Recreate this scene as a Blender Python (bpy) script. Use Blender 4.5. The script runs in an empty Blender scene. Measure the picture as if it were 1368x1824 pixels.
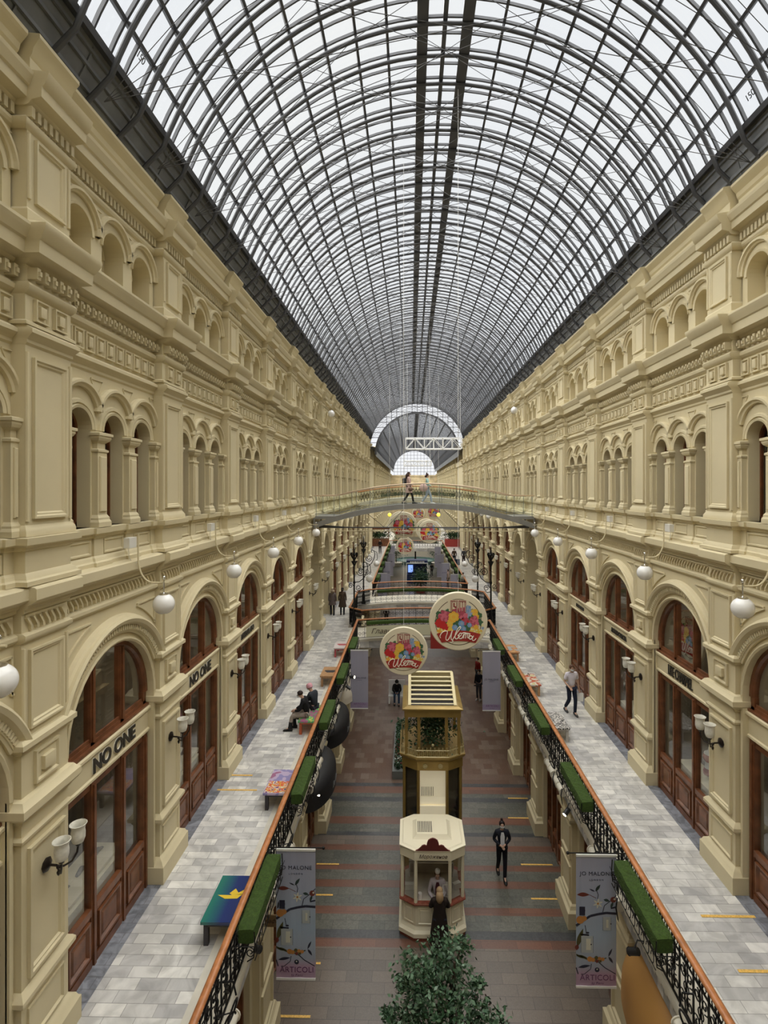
import bpy, bmesh, math, random
from math import sin, cos, pi, radians, sqrt, atan2
from mathutils import Vector, Matrix
random.seed(7)
SC = bpy.context.scene
COL = SC.collection
# ------------------------------------------------------------------ camera, light, exposure
F = 950.0; CX = 715.4; CY = 870.0; YAW = radians(1.0); E = 11.68
cd = bpy.data.cameras.new('camera'); cam = bpy.data.objects.new('camera', cd); COL.objects.link(cam)
cam.location = (0, 0, E); cam.rotation_euler = (radians(90), 0, YAW)
cd.sensor_fit = 'VERTICAL'; cd.sensor_height = 36.0; cd.lens = F/1824*36
cd.shift_x = (684-CX)/1824; cd.shift_y = -(912-CY)/1824
cd.clip_start = 0.05; cd.clip_end = 500
SC.camera = cam
SC.view_settings.view_transform = 'Standard'; SC.view_settings.look = 'None'
SC.view_settings.gamma = 1; SC.view_settings.use_curve_mapping = False
SC.view_settings.exposure = 0.0
wd = bpy.data.worlds.new('world'); SC.world = wd; wd.use_nodes = True
nt = wd.node_tree; nt.nodes.clear()
wo = nt.nodes.new('ShaderNodeOutputWorld'); wb = nt.nodes.new('ShaderNodeBackground')
wn = nt.nodes.new('ShaderNodeTexNoise'); wn.inputs['Scale'].default_value = 2.2; wn.inputs['Detail'].default_value = 5
wc = nt.nodes.new('ShaderNodeTexCoord'); wr = nt.nodes.new('ShaderNodeValToRGB')
wr.color_ramp.elements[0].position = .35; wr.color_ramp.elements[0].color = (.90, .92, .96, 1)
wr.color_ramp.elements[1].position = .65; wr.color_ramp.elements[1].color = (.98, .98, .97, 1)
nt.links.new(wc.outputs['Generated'], wn.inputs['Vector']); nt.links.new(wn.outputs['Fac'], wr.inputs['Fac'])
nt.links.new(wr.outputs['Color'], wb.inputs['Color']); wb.inputs['Strength'].default_value = 1.0
nt.links.new(wb.outputs['Background'], wo.inputs['Surface'])
sd = bpy.data.lights.new('overcast_sun', 'SUN'); sd.energy = 11.8; sd.angle = radians(125); sd.color = (1.0, .97, .92)
sun = bpy.data.objects.new('overcast_sun', sd); COL.objects.link(sun); sun.rotation_euler = (radians(4), radians(-13), 0)

# ------------------------------------------------------------------ helpers
def ray(px, py):
    f = Vector((-sin(YAW), cos(YAW), 0)); r = Vector((cos(YAW), sin(YAW), 0))
    return f + r*((px-CX)/F) + Vector((0, 0, 1))*((CY-py)/F)
def at_z(px, py, z):
    d = ray(px, py); t = (z-E)/d.z; return Vector((0, 0, E))+d*t
def at_y(px, py, y):
    d = ray(px, py); t = y/d.y; return Vector((0, 0, E))+d*t

def mat(name, col, rough=.6, metal=0, noise=0, nscale=3, emis=None, estr=0, spec=.5, bump=0, bscale=40):
    m = bpy.data.materials.new(name); m.use_nodes = True
    n = m.node_tree.nodes; l = m.node_tree.links; b = n['Principled BSDF']
    b.inputs['Base Color'].default_value = (*col, 1); b.inputs['Roughness'].default_value = rough
    b.inputs['Metallic'].default_value = metal; b.inputs['Specular IOR Level'].default_value = spec
    if noise:
        t = n.new('ShaderNodeTexNoise'); t.inputs['Scale'].default_value = nscale; t.inputs['Detail'].default_value = 6
        g = n.new('ShaderNodeNewGeometry'); l.new(g.outputs['Position'], t.inputs['Vector'])
        r = n.new('ShaderNodeValToRGB')
        r.color_ramp.elements[0].position = .3; r.color_ramp.elements[1].position = .7
        r.color_ramp.elements[0].color = (*[c*(1-noise) for c in col], 1)
        r.color_ramp.elements[1].color = (*[min(1, c*(1+noise)) for c in col], 1)
        l.new(t.outputs['Fac'], r.inputs['Fac']); l.new(r.outputs['Color'], b.inputs['Base Color'])
    if bump:
        t2 = n.new('ShaderNodeTexNoise'); t2.inputs['Scale'].default_value = bscale
        g2 = n.new('ShaderNodeNewGeometry'); l.new(g2.outputs['Position'], t2.inputs['Vector'])
        bp = n.new('ShaderNodeBump'); bp.inputs['Strength'].default_value = bump; bp.inputs['Distance'].default_value = .02
        l.new(t2.outputs['Fac'], bp.inputs['Height']); l.new(bp.outputs['Normal'], b.inputs['Normal'])
    if emis:
        b.inputs['Emission Color'].default_value = (*emis, 1); b.inputs['Emission Strength'].default_value = estr
    return m
def glassmat(name, tint=(.95, .97, .96), refl=.35, base=.04):
    m = bpy.data.materials.new(name); m.use_nodes = True; n = m.node_tree.nodes; l = m.node_tree.links; n.clear()
    o = n.new('ShaderNodeOutputMaterial'); mx = n.new('ShaderNodeMixShader'); t = n.new('ShaderNodeBsdfTransparent')
    g = n.new('ShaderNodeBsdfGlossy'); g.inputs['Roughness'].default_value = .02
    lw = n.new('ShaderNodeLayerWeight'); lw.inputs['Blend'].default_value = .25
    mr = n.new('ShaderNodeMapRange'); mr.inputs['To Min'].default_value = base; mr.inputs['To Max'].default_value = refl+base
    t.inputs['Color'].default_value = (*tint, 1)
    l.new(lw.outputs['Facing'], mr.inputs['Value']); l.new(mr.outputs['Result'], mx.inputs['Fac'])
    l.new(t.outputs[0], mx.inputs[1]); l.new(g.outputs[0], mx.inputs[2]); l.new(mx.outputs[0], o.inputs['Surface'])
    return m
def brickmat(name, c1, c2, mortar, bw, bh, msize=.008, rough=.35, squash=1, off=.5, var=.25, vein=0, vscale=2.0, third=None, rot=0, bias=0):
    """tiles laid in rows across the gallery; colour of each tile varies, with an optional marble vein"""
    m = bpy.data.materials.new(name); m.use_nodes = True; n = m.node_tree.nodes; l = m.node_tree.links
    b = n['Principled BSDF']; g = n.new('ShaderNodeNewGeometry')
    br = n.new('ShaderNodeTexBrick'); br.offset = off; br.squash = squash
    mp = n.new('ShaderNodeMapping'); mp.inputs['Rotation'].default_value = (0, 0, rot)
    l.new(g.outputs['Position'], mp.inputs['Vector']); l.new(mp.outputs['Vector'], br.inputs['Vector'])
    br.inputs['Scale'].default_value = 1; br.inputs['Brick Width'].default_value = bw; br.inputs['Row Height'].default_value = bh
    br.inputs['Mortar Size'].default_value = msize; br.inputs['Mortar Smooth'].default_value = .2; br.inputs['Bias'].default_value = bias
    br.inputs['Color1'].default_value = (*c1, 1); br.inputs['Color2'].default_value = (*c2, 1); br.inputs['Mortar'].default_value = (*mortar, 1)
    col = br.outputs['Color']
    if vein:
        t = n.new('ShaderNodeTexNoise'); t.inputs['Scale'].default_value = vscale; t.inputs['Detail'].default_value = 8; t.inputs['Distortion'].default_value = 1.6
        l.new(g.outputs['Position'], t.inputs['Vector'])
        r = n.new('ShaderNodeValToRGB'); r.color_ramp.elements[0].position = .38; r.color_ramp.elements[1].position = .62
        r.color_ramp.elements[0].color = (1-vein, 1-vein, 1-vein, 1); r.color_ramp.elements[1].color = (1+vein*.4,)*3+(1,)
        l.new(t.outputs['Fac'], r.inputs['Fac'])
        mx = n.new('ShaderNodeMix'); mx.data_type = 'RGBA'; mx.blend_type = 'MULTIPLY'; mx.inputs['Factor'].default_value = 1
        l.new(col, mx.inputs['A']); l.new(r.outputs['Color'], mx.inputs['B']); col = mx.outputs['Result']
    l.new(col, b.inputs['Base Color']); b.inputs['Roughness'].default_value = rough
    return m

ID = lambda x, y, z: (x, y, z)
class MB:
    def __init__(s, T=ID): s.v = []; s.f = []; s.m = []; s.T = T; s.mi = 0
    def add(s, pts, faces):
        b = len(s.v)
        for p in pts: s.v.append(s.T(*p))
        for f in faces: s.f.append([b+i for i in f]); s.m.append(s.mi)
        return s
    def quad(s, *p): return s.add(p, [list(range(len(p)))])
    def box(s, a0, a1, b0, b1, c0, c1):
        p = [(a, b, c) for a in (a0, a1) for b in (b0, b1) for c in (c0, c1)]
        return s.add(p, [(0, 1, 3, 2), (4, 6, 7, 5), (0, 4, 5, 1), (2, 3, 7, 6), (0, 2, 6, 4), (1, 5, 7, 3)])
    def extr(s, poly, t0, t1, f):
        """closed polygon swept from t0 to t1; f(t, p, q) -> coords"""
        n = len(poly); pts = [f(t0, *q) for q in poly]+[f(t1, *q) for q in poly]
        fs = [(i, (i+1) % n, n+(i+1) % n, n+i) for i in range(n)]+[list(range(n)), list(range(2*n-1, n-1, -1))]
        return s.add(pts, fs)
    def loft(s, loops, closed=True, cap0=False, cap1=True):
        n = len(loops[0]); pts = [p for L in loops for p in L]; fs = []
        for k in range(len(loops)-1):
            for i in range(n if closed else n-1):
                j = (i+1) % n; fs.append((k*n+i, k*n+j, (k+1)*n+j, (k+1)*n+i))
        if cap0: fs.append(list(range(n)))
        if cap1: fs.append([(len(loops)-1)*n+i for i in range(n)])
        return s.add(pts, fs)
    def tube(s, path, r, n=6, closed=False, taper=None):
        path = [Vector(p) for p in path]; m = len(path); loops = []
        up = Vector((0, 0, 1)); prev = None
        for i, p in enumerate(path):
            if closed: t = path[(i+1) % m]-path[i-1]
            else: t = path[min(i+1, m-1)]-path[max(i-1, 0)]
            if t.length < 1e-9: t = Vector((0, 0, 1))
            t.normalize()
            if prev is None:
                a = up if abs(t.z) < .9 else Vector((1, 0, 0)); u = t.cross(a).normalized()
            else:
                u = prev-t*prev.dot(t)
                if u.length < 1e-6: u = t.cross(up)
                u.normalize()
            prev = u; w = t.cross(u); rr = r*(taper[i] if taper else 1)
            loops.append([tuple(p+u*rr*cos(2*pi*k/n)+w*rr*sin(2*pi*k/n)) for k in range(n)])
        if closed: loops.append(loops[0])
        return s.loft(loops, True, not closed, not closed)
    def lathe(s, prof, c=(0, 0, 0), n=16, axis='z', cap=True):
        L = []
        for r, h in prof:
            ring = []
            for k in range(n):
                a = 2*pi*k/n
                if axis == 'z': ring.append((c[0]+r*cos(a), c[1]+r*sin(a), c[2]+h))
                elif axis == 'y': ring.append((c[0]+r*cos(a), c[1]+h, c[2]+r*sin(a)))
                else: ring.append((c[0]+h, c[1]+r*cos(a), c[2]+r*sin(a)))
            L.append(ring)
        return s.loft(L, True, cap, cap)
    def sphere(s, c, r, n=12, m=8, sc=(1, 1, 1)):
        L = []
        for j in range(m+1):
            t = -pi/2+pi*j/m; rr = max(cos(t), 1e-3)
            L.append([(c[0]+r*sc[0]*rr*cos(2*pi*k/n), c[1]+r*sc[1]*rr*sin(2*pi*k/n), c[2]+r*sc[2]*sin(t)) for k in range(n)])
        return s.loft(L, True, True, True)
    def mesh(s, name, mats, smooth=False, ang=None):
        me = bpy.data.meshes.new(name); me.from_pydata(s.v, [], s.f)
        for m in (mats if isinstance(mats, (list, tuple)) else [mats]): me.materials.append(m)
        me.polygons.foreach_set('material_index', s.m)
        if smooth or ang:
            bm = bmesh.new(); bm.from_mesh(me); bmesh.ops.remove_doubles(bm, verts=bm.verts, dist=1e-5)
            bmesh.ops.recalc_face_normals(bm, faces=bm.faces); bm.to_mesh(me); bm.free()
            me.polygons.foreach_set('use_smooth', [True]*len(me.polygons))
            me.set_sharp_from_angle(angle=radians(ang or 40))
        me.update(); return me
    def build(s, name, mats, parent=None, smooth=False, ang=None, loc=None, rz=None):
        o = bpy.data.objects.new(name, s.mesh(name, mats, smooth, ang)); COL.objects.link(o)
        if parent is not None: o.parent = parent
        if loc is not None: o.location = loc
        if rz is not None: o.rotation_euler = (0, 0, rz)
        return o
def tag(o, label=None, cat=None, group=None, kind=None):
    if label: o['label'] = label
    if cat: o['category'] = cat
    if group: o['group'] = group
    if kind: o['kind'] = kind
    return o
def empty(name, loc=(0, 0, 0), rz=0):
    o = bpy.data.objects.new(name, None); COL.objects.link(o); o.location = loc; o.rotation_euler = (0, 0, rz)
    o.empty_display_size = .2; return o
def copy_tree(o, parent=None):
    c = o.copy(); COL.objects.link(c); c.parent = parent
    for k in list(o.children): copy_tree(k, c)
    return c
def link(name, me, parent=None, loc=(0, 0, 0)):
    o = bpy.data.objects.new(name, me); COL.objects.link(o); o.parent = parent; o.location = loc; return o
def text_mesh(txt, size, m, extrude=.01, shear=0, align='CENTER', bold=0, sx=1.0, space=1.0):
    cu = bpy.data.curves.new('txt', 'FONT'); cu.body = txt; cu.size = size; cu.extrude = extrude; cu.shear = shear
    cu.align_x = align; cu.align_y = 'CENTER'; cu.offset = bold; cu.space_character = space; cu.resolution_u = 4
    o = bpy.data.objects.new('txt', cu); COL.objects.link(o)
    dg = bpy.context.evaluated_depsgraph_get(); me = bpy.data.meshes.new_from_object(o.evaluated_get(dg))
    bpy.data.objects.remove(o); bpy.data.curves.remove(cu)
    if sx != 1: me.transform(Matrix.Diagonal((sx, 1, 1, 1)))
    me.materials.clear(); me.materials.append(m); return me
ORD = ['first', 'second', 'third', 'fourth', 'fifth', 'sixth', 'seventh', 'eighth', 'ninth', 'tenth', 'eleventh', 'twelfth',
       'thirteenth', 'fourteenth', 'fifteenth', 'sixteenth', 'seventeenth', 'eighteenth', 'nineteenth', 'twentieth']

# ------------------------------------------------------------------ materials
STUC = mat('stucco', (.60, .522, .338), .62, noise=.05, nscale=.9, spec=.3)
SOFF = mat('white_plaster', (.66, .62, .52), .6, noise=.08, nscale=3)
WOOD = mat('mahogany', (.15, .055, .022), .35, noise=.35, nscale=5)
RAILW = mat('handrail_wood', (.42, .165, .06), .3, noise=.25, nscale=7)
STEEL = mat('dark_steel', (.075, .077, .085), .5, metal=.2, noise=.1)
ZINC = mat('zinc', (.15, .155, .16), .55, metal=.1, noise=.2, nscale=2)
IRON = mat('black_iron', (.012, .012, .013), .4, metal=.5)
BRZ = mat('bronze_iron', (.03, .022, .018), .4, metal=.6)
GREYM = mat('grey_metal', (.22, .215, .2), .5, noise=.06)
CHROME = mat('chrome', (.75, .75, .76), .15, metal=1)
OPAL = mat('opal_glass', (.80, .79, .77), .18, spec=.6)
ALAB = mat('alabaster', (.66, .64, .56), .3, noise=.1, nscale=20)
LIT = mat('lit_bulb', (1, .8, .4), .3, emis=(1, .62, .22), estr=8)
SPOT = mat('spot_lit', (1, .9, .7), .3, emis=(1, .88, .62), estr=10)
SHOPL = mat('shop_light', (1, .9, .8), .3, emis=(1, .86, .66), estr=16)
GLASS = glassmat('window_glass', (.86, .88, .87), .5, .06)
RGLASS = glassmat('roof_glass', (.93, .95, .96), .12, .02)
BGLASS = glassmat('balustrade_glass', (.93, .965, .94), .10, .03)
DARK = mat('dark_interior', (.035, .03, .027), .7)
INTR = mat('shop_interior', (.42, .38, .32), .7, noise=.3, nscale=1.5)
INTF = mat('shop_floor', (.26, .26, .27), .3, noise=.2)
CREAM = mat('cream_paint', (.80, .735, .55), .45)
WHITE = mat('white_paint', (.78, .78, .76), .5)
BLACK = mat('black_paint', (.012, .012, .013), .5)
GOLD = mat('gold_paint', (.33, .225, .07), .38, metal=.45, noise=.12)
GOLDL = mat('light_gold', (.50, .42, .22), .35, metal=.2)
TURF = mat('artificial_turf', (.040, .080, .008), .9, noise=.3, nscale=30, bump=.6, bscale=200)
LEAFM = mat('leaf_green', (.09, .165, .09), .5, noise=.4, nscale=14)
LEAFD = mat('leaf_dark', (.025, .07, .028), .55, noise=.4, nscale=14)
BARK = mat('bark', (.07, .045, .03), .8)
TAPE = mat('yellow_tape', (.72, .44, .1), .5, noise=.25, nscale=30)
MARBLE_R = mat('red_marble', (.24, .07, .045), .25, noise=.3, nscale=14)
MARBLE = brickmat('walkway_marble', (.74, .72, .67), (.44, .43, .42), (.34, .33, .31), .48, .212, .006, .28, vein=.22, vscale=1.8)
MARBLE_B = brickmat('walkway_border', (.26, .27, .30), (.20, .21, .235), (.15, .15, .16), .42, .212, .006, .28, vein=.4, vscale=3.5)
# ------------------------------------------------------------------ the setting: building shell
XC = .65; HALF = 5.68; GH = 3.65; RH = 3.43      # centre line, half widths of upper walls, ground shops, balustrade
WZ = 3.83; BAY = 3.8; Y0 = 7.22                  # walkway level, bay length, centre of the first visible pilaster
RXC = .76; RZC = E+4.47; RR = 5.82                # roof vault
def yb(k): return Y0+BAY*k
KMIN, KMAX = -3, 15
SEC2 = [yb(18)+BAY*i for i in range(14)]         # bays of the far gallery

def wallT(s): return lambda y, w, z: (XC+s*(HALF+w), y, z)

def mould(b, prof, y0, y1, face, back=.5):
    pr = [(face-p, z) for p, z in prof]+[(back, prof[-1][1]), (back, prof[0][1])]
    b.extr(pr, y0, y1, lambda t, w, z: (t, w, z))
def ressaut(b, prof, y0, y1, face, back=.3, e=1.0):
    L = [[(y0-p*e, back, z), (y0-p*e, face-p, z), (y1+p*e, face-p, z), (y1+p*e, back, z)] for p, z in prof]
    b.loft(L, False, False, False)
    b.add(L[-1], [(0, 1, 2, 3)]); b.add(L[0], [(0, 1, 2, 3)])
def nested(b, y0, y1, z0, z1, steps, face):
    steps = [(i, p*1.55 if p < .05 else p*1.2) for i, p in steps]
    L = [[(y0+i, face-p, z0+i), (y1-i, face-p, z0+i), (y1-i, face-p, z1-i), (y0+i, face-p, z1-i)] for i, p in steps]
    b.loft(L, True, False, True)
def ring(b, prof, yc, zc, face, a0=0, a1=pi, n=20):
    L = []
    for k in range(n+1):
        a = a0+(a1-a0)*k/n
        L.append([(yc+r*cos(a), face-p*1.35, zc+r*sin(a)) for r, p in prof])
    b.loft(L, False, True, True)
def plate(b, y0, y1, z0, z1, yc, r, zs, face, depth, zb=None, n=20):
    """wall plate y0..y1, z0..z1 with a round-headed opening, plus its reveal"""
    A = [(yc-r*cos(pi*k/n), zs+r*sin(pi*k/n)) for k in range(n+1)]
    zb = z0 if zb is None else zb
    b.quad((y0, face, z0), (yc-r, face, z0), (yc-r, face, z1), (y0, face, z1))
    b.quad((yc+r, face, z0), (y1, face, z0), (y1, face, z1), (yc+r, face, z1))
    for k in range(n):
        (ya, za), (yb_, zb_) = A[k], A[k+1]
        b.quad((ya, face, za), (yb_, face, zb_), (yb_, face, z1), (ya, face, z1))
        b.quad((ya, face, za), (yb_, face, zb_), (yb_, face+depth, zb_), (ya, face+depth, za))
    for yy in (yc-r, yc+r):
        b.quad((yy, face, zb), (yy, face, zs), (yy, face+depth, zs), (yy, face+depth, zb))
    if zb > z0: b.quad((yc-r, face, z0), (yc+r, face, z0), (yc+r, face, zb), (yc-r, face, zb))
def ribbon(b, pts, wd_, face, p):
    for (y0, z0), (y1, z1) in zip(pts[:-1], pts[1:]):
        dx, dz = y1-y0, z1-z0; L = sqrt(dx*dx+dz*dz); nx, nz = -dz/L*wd_/2, dx/L*wd_/2
        b.extr([(y0+nx, z0+nz), (y1+nx, z1+nz), (y1-nx, z1-nz), (y0-nx, z0-nz)], face-p, face+.01, lambda t, y, z: (y, t, z))

P_FRB = [(0, 9.66), (.05, 9.69), (.07, 9.72), (.07, 9.77), (.03, 9.79), (0, 9.80)]
P_LEDGE = [(0, 10.04), (.04, 10.06), (.04, 10.10), (.09, 10.13), (.09, 10.16), (.2, 10.22), (.22, 10.24), (.22, 10.38), (.19, 10.40), (0, 10.43)]
P_PB = [(0, 10.40), (.1, 10.42), (.1, 10.48), (.06, 10.50), (.04, 10.55), (0, 10.58)]
P_PC = [(0, 10.86), (.03, 10.88), (.04, 10.92), (.10, 10.95), (.11, 11.04), (0, 11.05)]
P_AR = [(0, 13.54), (.03, 13.57), (.03, 13.61), (.06, 13.64), (.12, 13.69), (.12, 13.74), (.02, 13.80), (0, 13.80)]
P_FT = [(0, 14.20), (.03, 14.22), (.07, 14.26), (.08, 14.31), (.05, 14.35), (0, 14.36)]
P_CO = [(0, 14.58), (.06, 14.60), (.10, 14.64), (.26, 14.68), (.27, 14.84), (.30, 14.86), (.36, 14.96), (.38, 15.00), (.38, 15.04), (0, 15.16)]
P_AA = [(0, 16.34), (.04, 16.37), (.06, 16.41), (.06, 16.45), (.02, 16.49), (0, 16.5)]
P_AC = [(0, 16.64), (.05, 16.66), (.08, 16.70), (.22, 16.73), (.23, 16.86), (.26, 16.88), (.31, 16.99), (.32, 17.04), (0, 17.10)]
P_TB = [(.08, 17.02), (.08, 17.30), (.11, 17.34), (.13, 17.42), (.20, 17.50), (.23, 17.54), (.23, 17.59), (0, 17.62)]
P_TB2 = [(.02, 17.02), (.02, 17.30), (.05, 17.34), (.07, 17.42), (.13, 17.50), (.16, 17.54), (.16, 17.59), (0, 17.62)]
LF, UF, AF = .10, .14, .14       # wall faces: shop storey, window storey, attic
C0, C1 = .46, BAY-.46; CM = BAY/2
WINY = [C0+.48+.96*i for i in range(3)]

def bay_mesh(s, passage=False):
    b = MB(wallT(s)); zc = 7.68; R0 = 1.32
    # shop storey plate with the great arch
    plate(b, C0, C1, WZ, 9.7, CM, R0, zc, LF, .22 if not passage else 1.2)
    ring(b, [(R0-.005, 0), (R0-.005, .03), (R0+.03, .045), (R0+.06, .03), (R0+.06, 0)], CM, zc, LF)
    for sg in (-1, 1):
        yy = CM+sg*R0
        b.box(yy-(.0 if sg > 0 else .06), yy+(.06 if sg > 0 else 0), LF-.035, LF+.02, WZ+.35, zc)
        b.box(yy-(.0 if sg > 0 else .1), yy+(.1 if sg > 0 else 0), LF-.05, LF+.02, WZ, WZ+.35)
    a0 = math.asin(.72/1.72)
    ring(b, [(1.46, 0), (1.46, .03), (1.50, .04), (1.50, .05), (1.57, .05)], CM, zc, LF, a0, pi-a0, 32)
    ring(b, [(1.57, 0), (1.60, .06), (1.64, .11), (1.70, .13), (1.74, .11), (1.74, .07), (1.78, .05), (1.80, 0)], CM, zc, LF, a0, pi-a0, 32)
    nd = 52
    for i in range(nd):
        a = a0+(pi-2*a0)*(i+.5)/nd; c, sn = cos(a), sin(a); h = .018
        P = []
        for (r, t) in ((1.52, -h), (1.60, -h), (1.60, h), (1.52, h)):
            P.append((CM+r*c-t*sn, zc+r*sn+t*c))
        b.extr(P, LF-.09, LF, lambda t, y, z: (y, t, z))
    for sg in (-1, 1):                                   # spandrel frames
        arc = [(CM+sg*1.95*cos(t), zc+1.95*sin(t)) for t in [radians(68.5)-radians(68.5-43.4)*k/8 for k in range(9)]]
        pts = [(CM+sg*1.38, arc[-1][1]), (CM+sg*1.38, 9.52), (arc[0][0], 9.52)]
        ribbon(b, pts, .03, LF, .03); ribbon(b, arc, .03, LF, .03)
    mould(b, P_FRB, C0, C1, LF)
    b.quad((C0, LF+.01, 9.78), (C1, LF+.01, 9.78), (C1, LF+.01, 10.1), (C0, LF+.01, 10.1))
    b.box(C0+.04, C1-.04, LF-.015, LF, 10.0, 10.03)
    n = 24
    for i in range(n):
        y = C0+.1+(C1-C0-.2)*i/(n-1)
        b.extr([(y-.075, 9.99), (y-.045, 9.99), (y+.03, 9.88), (y+.03, 9.815), (y-.0, 9.83), (y-.0, 9.88)], LF-.045, LF+.02, lambda t, q, z: (q, t, z))
    mould(b, P_LEDGE, C0, C1, LF)
    # pedestal zone with panels
    b.quad((C0, UF, 10.4), (C1, UF, 10.4), (C1, UF, 11.05), (C0, UF, 11.05))
    mould(b, P_PB, C0, C1, UF, .3); mould(b, P_PC, C0, C1, UF, .5)
    for yc in WINY: nested(b, yc-.3, yc+.3, 10.6, 10.84, [(0, 0), (.0, .015), (.025, .015), (.04, -.0)], UF-.001)
    for yc in (C0+.08, C0+.96, C0+1.92, C1-.08):
        w2 = .13 if C0+.3 < yc < C1-.3 else .09
        ressaut(b, [(0, 10.56), (0, 10.88)], yc-w2, yc+w2, UF-.04, UF)
        ressaut(b, P_PC, yc-w2, yc+w2, UF-.04, UF+.1); ressaut(b, P_PB, yc-w2, yc+w2, UF-.04, UF+.1)
    # three narrow windows
    r = .31; zs = 12.63
    for yc in WINY:
        plate(b, yc-.48, yc+.48, 11.04, 13.6, yc, r, zs, UF, .30, n=14)
        ring(b, [(r, 0), (r, .025), (r+.045, .035), (r+.06, 0)], yc, zs, UF, n=14)
        ring(b, [(r+.08, 0), (r+.08, .025), (r+.13, .025), (r+.15, 0)], yc, zs, UF, n=14)
        a = radians(12)
        ring(b, [(.455, 0), (.455, .04), (.49, .05), (.51, .08), (.55, .08), (.57, .04), (.57, 0)], yc, 12.82, UF, a, pi-a, 16)
    b.quad((C0, UF-.02, 11.05), (C1, UF-.02, 11.05), (C1, UF+.3, 11.05), (C0, UF+.3, 11.05))
    for yc in (C0+.06, C0+.96, C0+1.92, C1-.06):
        w2 = .13 if C0+.3 < yc < C1-.3 else .07
        b.box(yc-w2, yc+w2, UF-.10, UF+.02, 11.05, 12.3)
        nested(b, yc-w2+.04, yc+w2-.04, 11.3, 12.2, [(0, 0), (.0, .012), (.012, .02)], UF-.10)
        ressaut(b, [(.05, 11.05), (.05, 11.13), (.03, 11.17), (.03, 11.2), (0, 11.25)], yc-w2, yc+w2, UF-.1, UF)
        ressaut(b, [(0, 12.26), (.02, 12.28), (.02, 12.31), (-.02, 12.33), (-.02, 12.42), (.03, 12.46), (.05, 12.5), (.05, 12.53), (.07, 12.54), (.07, 12.58), (0, 12.6)], yc-w2, yc+w2, UF-.1, UF)
    for i in range(4):                                   # small sunk triangles above the hoods
        yc = C0+.96*i; h0 = .17
        a_, c_ = (yc-h0, yc+h0) if 0 < i < 3 else ((yc, yc+h0) if i == 0 else (yc-h0, yc))
        ribbon(b, [(a_, 13.46), (c_, 13.46)], .022, UF, .02)
        if i < 3: ribbon(b, [(yc, 13.18), (yc+h0, 13.46)], .018, UF, .016)
        if i > 0: ribbon(b, [(yc, 13.18), (yc-h0, 13.46)], .018, UF, .016)
    mould(b, P_AR, C0, C1, UF)
    b.quad((C0, UF, 13.78), (C1, UF, 13.78), (C1, UF, 14.64), (C0, UF, 14.64))
    n = 10; pt = (C1-C0)/n
    for i in range(n):
        y = C0+pt*(i+.5)
        nested(b, y-.115, y+.115, 13.86, 14.16, [(0, 0), (0, .035), (.02, .035), (.035, .012), (.065, .012), (.065, .04), (.085, .045)], UF-.001)
    mould(b, P_FT, C0, C1, UF)
    n = 19
    for i in range(n):
        y = C0+(C1-C0)*(i+.5)/n
        b.box(y-.035, y+.035, UF-.13, UF, 14.40, 14.55); b.box(y-.02, y+.02, UF-.16, UF-.1, 14.44, 14.50)
    mould(b, P_CO, C0, C1, UF)
    # attic
    for yc in WINY:
        plate(b, yc-.48, yc+.48, 15.1, 16.6, yc, .33, 15.74, AF, .38, n=14)
        ring(b, [(.33, 0), (.33, .02), (.37, .03), (.38, 0)], yc, 15.74, AF, n=14)
        ring(b, [(.44, 0), (.44, .03), (.465, .04), (.48, .07), (.52, .07), (.54, .03), (.54, 0)], yc, 15.80, AF, n=16)
        b.quad((yc-.34, AF+.34, 15.1), (yc+.34, AF+.34, 15.1), (yc+.34, AF+.34, 16.1), (yc-.34, AF+.34, 16.1))
        ring(b, [(.24, 0), (.24, .03), (.28, .03), (.28, 0)], yc, 15.74, AF+.34, n=12)
    for i in range(4):
        yc = C0+.96*i; h0 = .13
        a_, c_ = (yc-h0, yc+h0) if 0 < i < 3 else ((yc, yc+h0) if i == 0 else (yc-h0, yc))
        ribbon(b, [(a_, 16.27), (c_, 16.27)], .02, AF, .02)
    mould(b, P_AA, C0, C1, AF)
    n = 26
    for i in range(n):
        y = C0+(C1-C0)*(i+.5)/n; b.box(y-.032, y+.032, AF-.07, AF, 16.5, 16.64)
    mould(b, P_AC, C0, C1, AF); mould(b, P_TB, C0, C1, AF)
    # sign band across the shop opening
    if not passage:
        mould(b, [(0, 6.88), (.05, 6.90), (.05, 6.94), (.02, 6.96), (.02, 7.27), (.05, 7.30), (.08, 7.34), (.08, 7.38), (0, 7.41)], CM-R0, CM+R0, LF+.1, LF+.3)
        b.box(CM-R0, CM+R0, LF+.11, LF+.3, 6.9, 7.38)
    return b.mesh('arch_bay', STUC)

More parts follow.
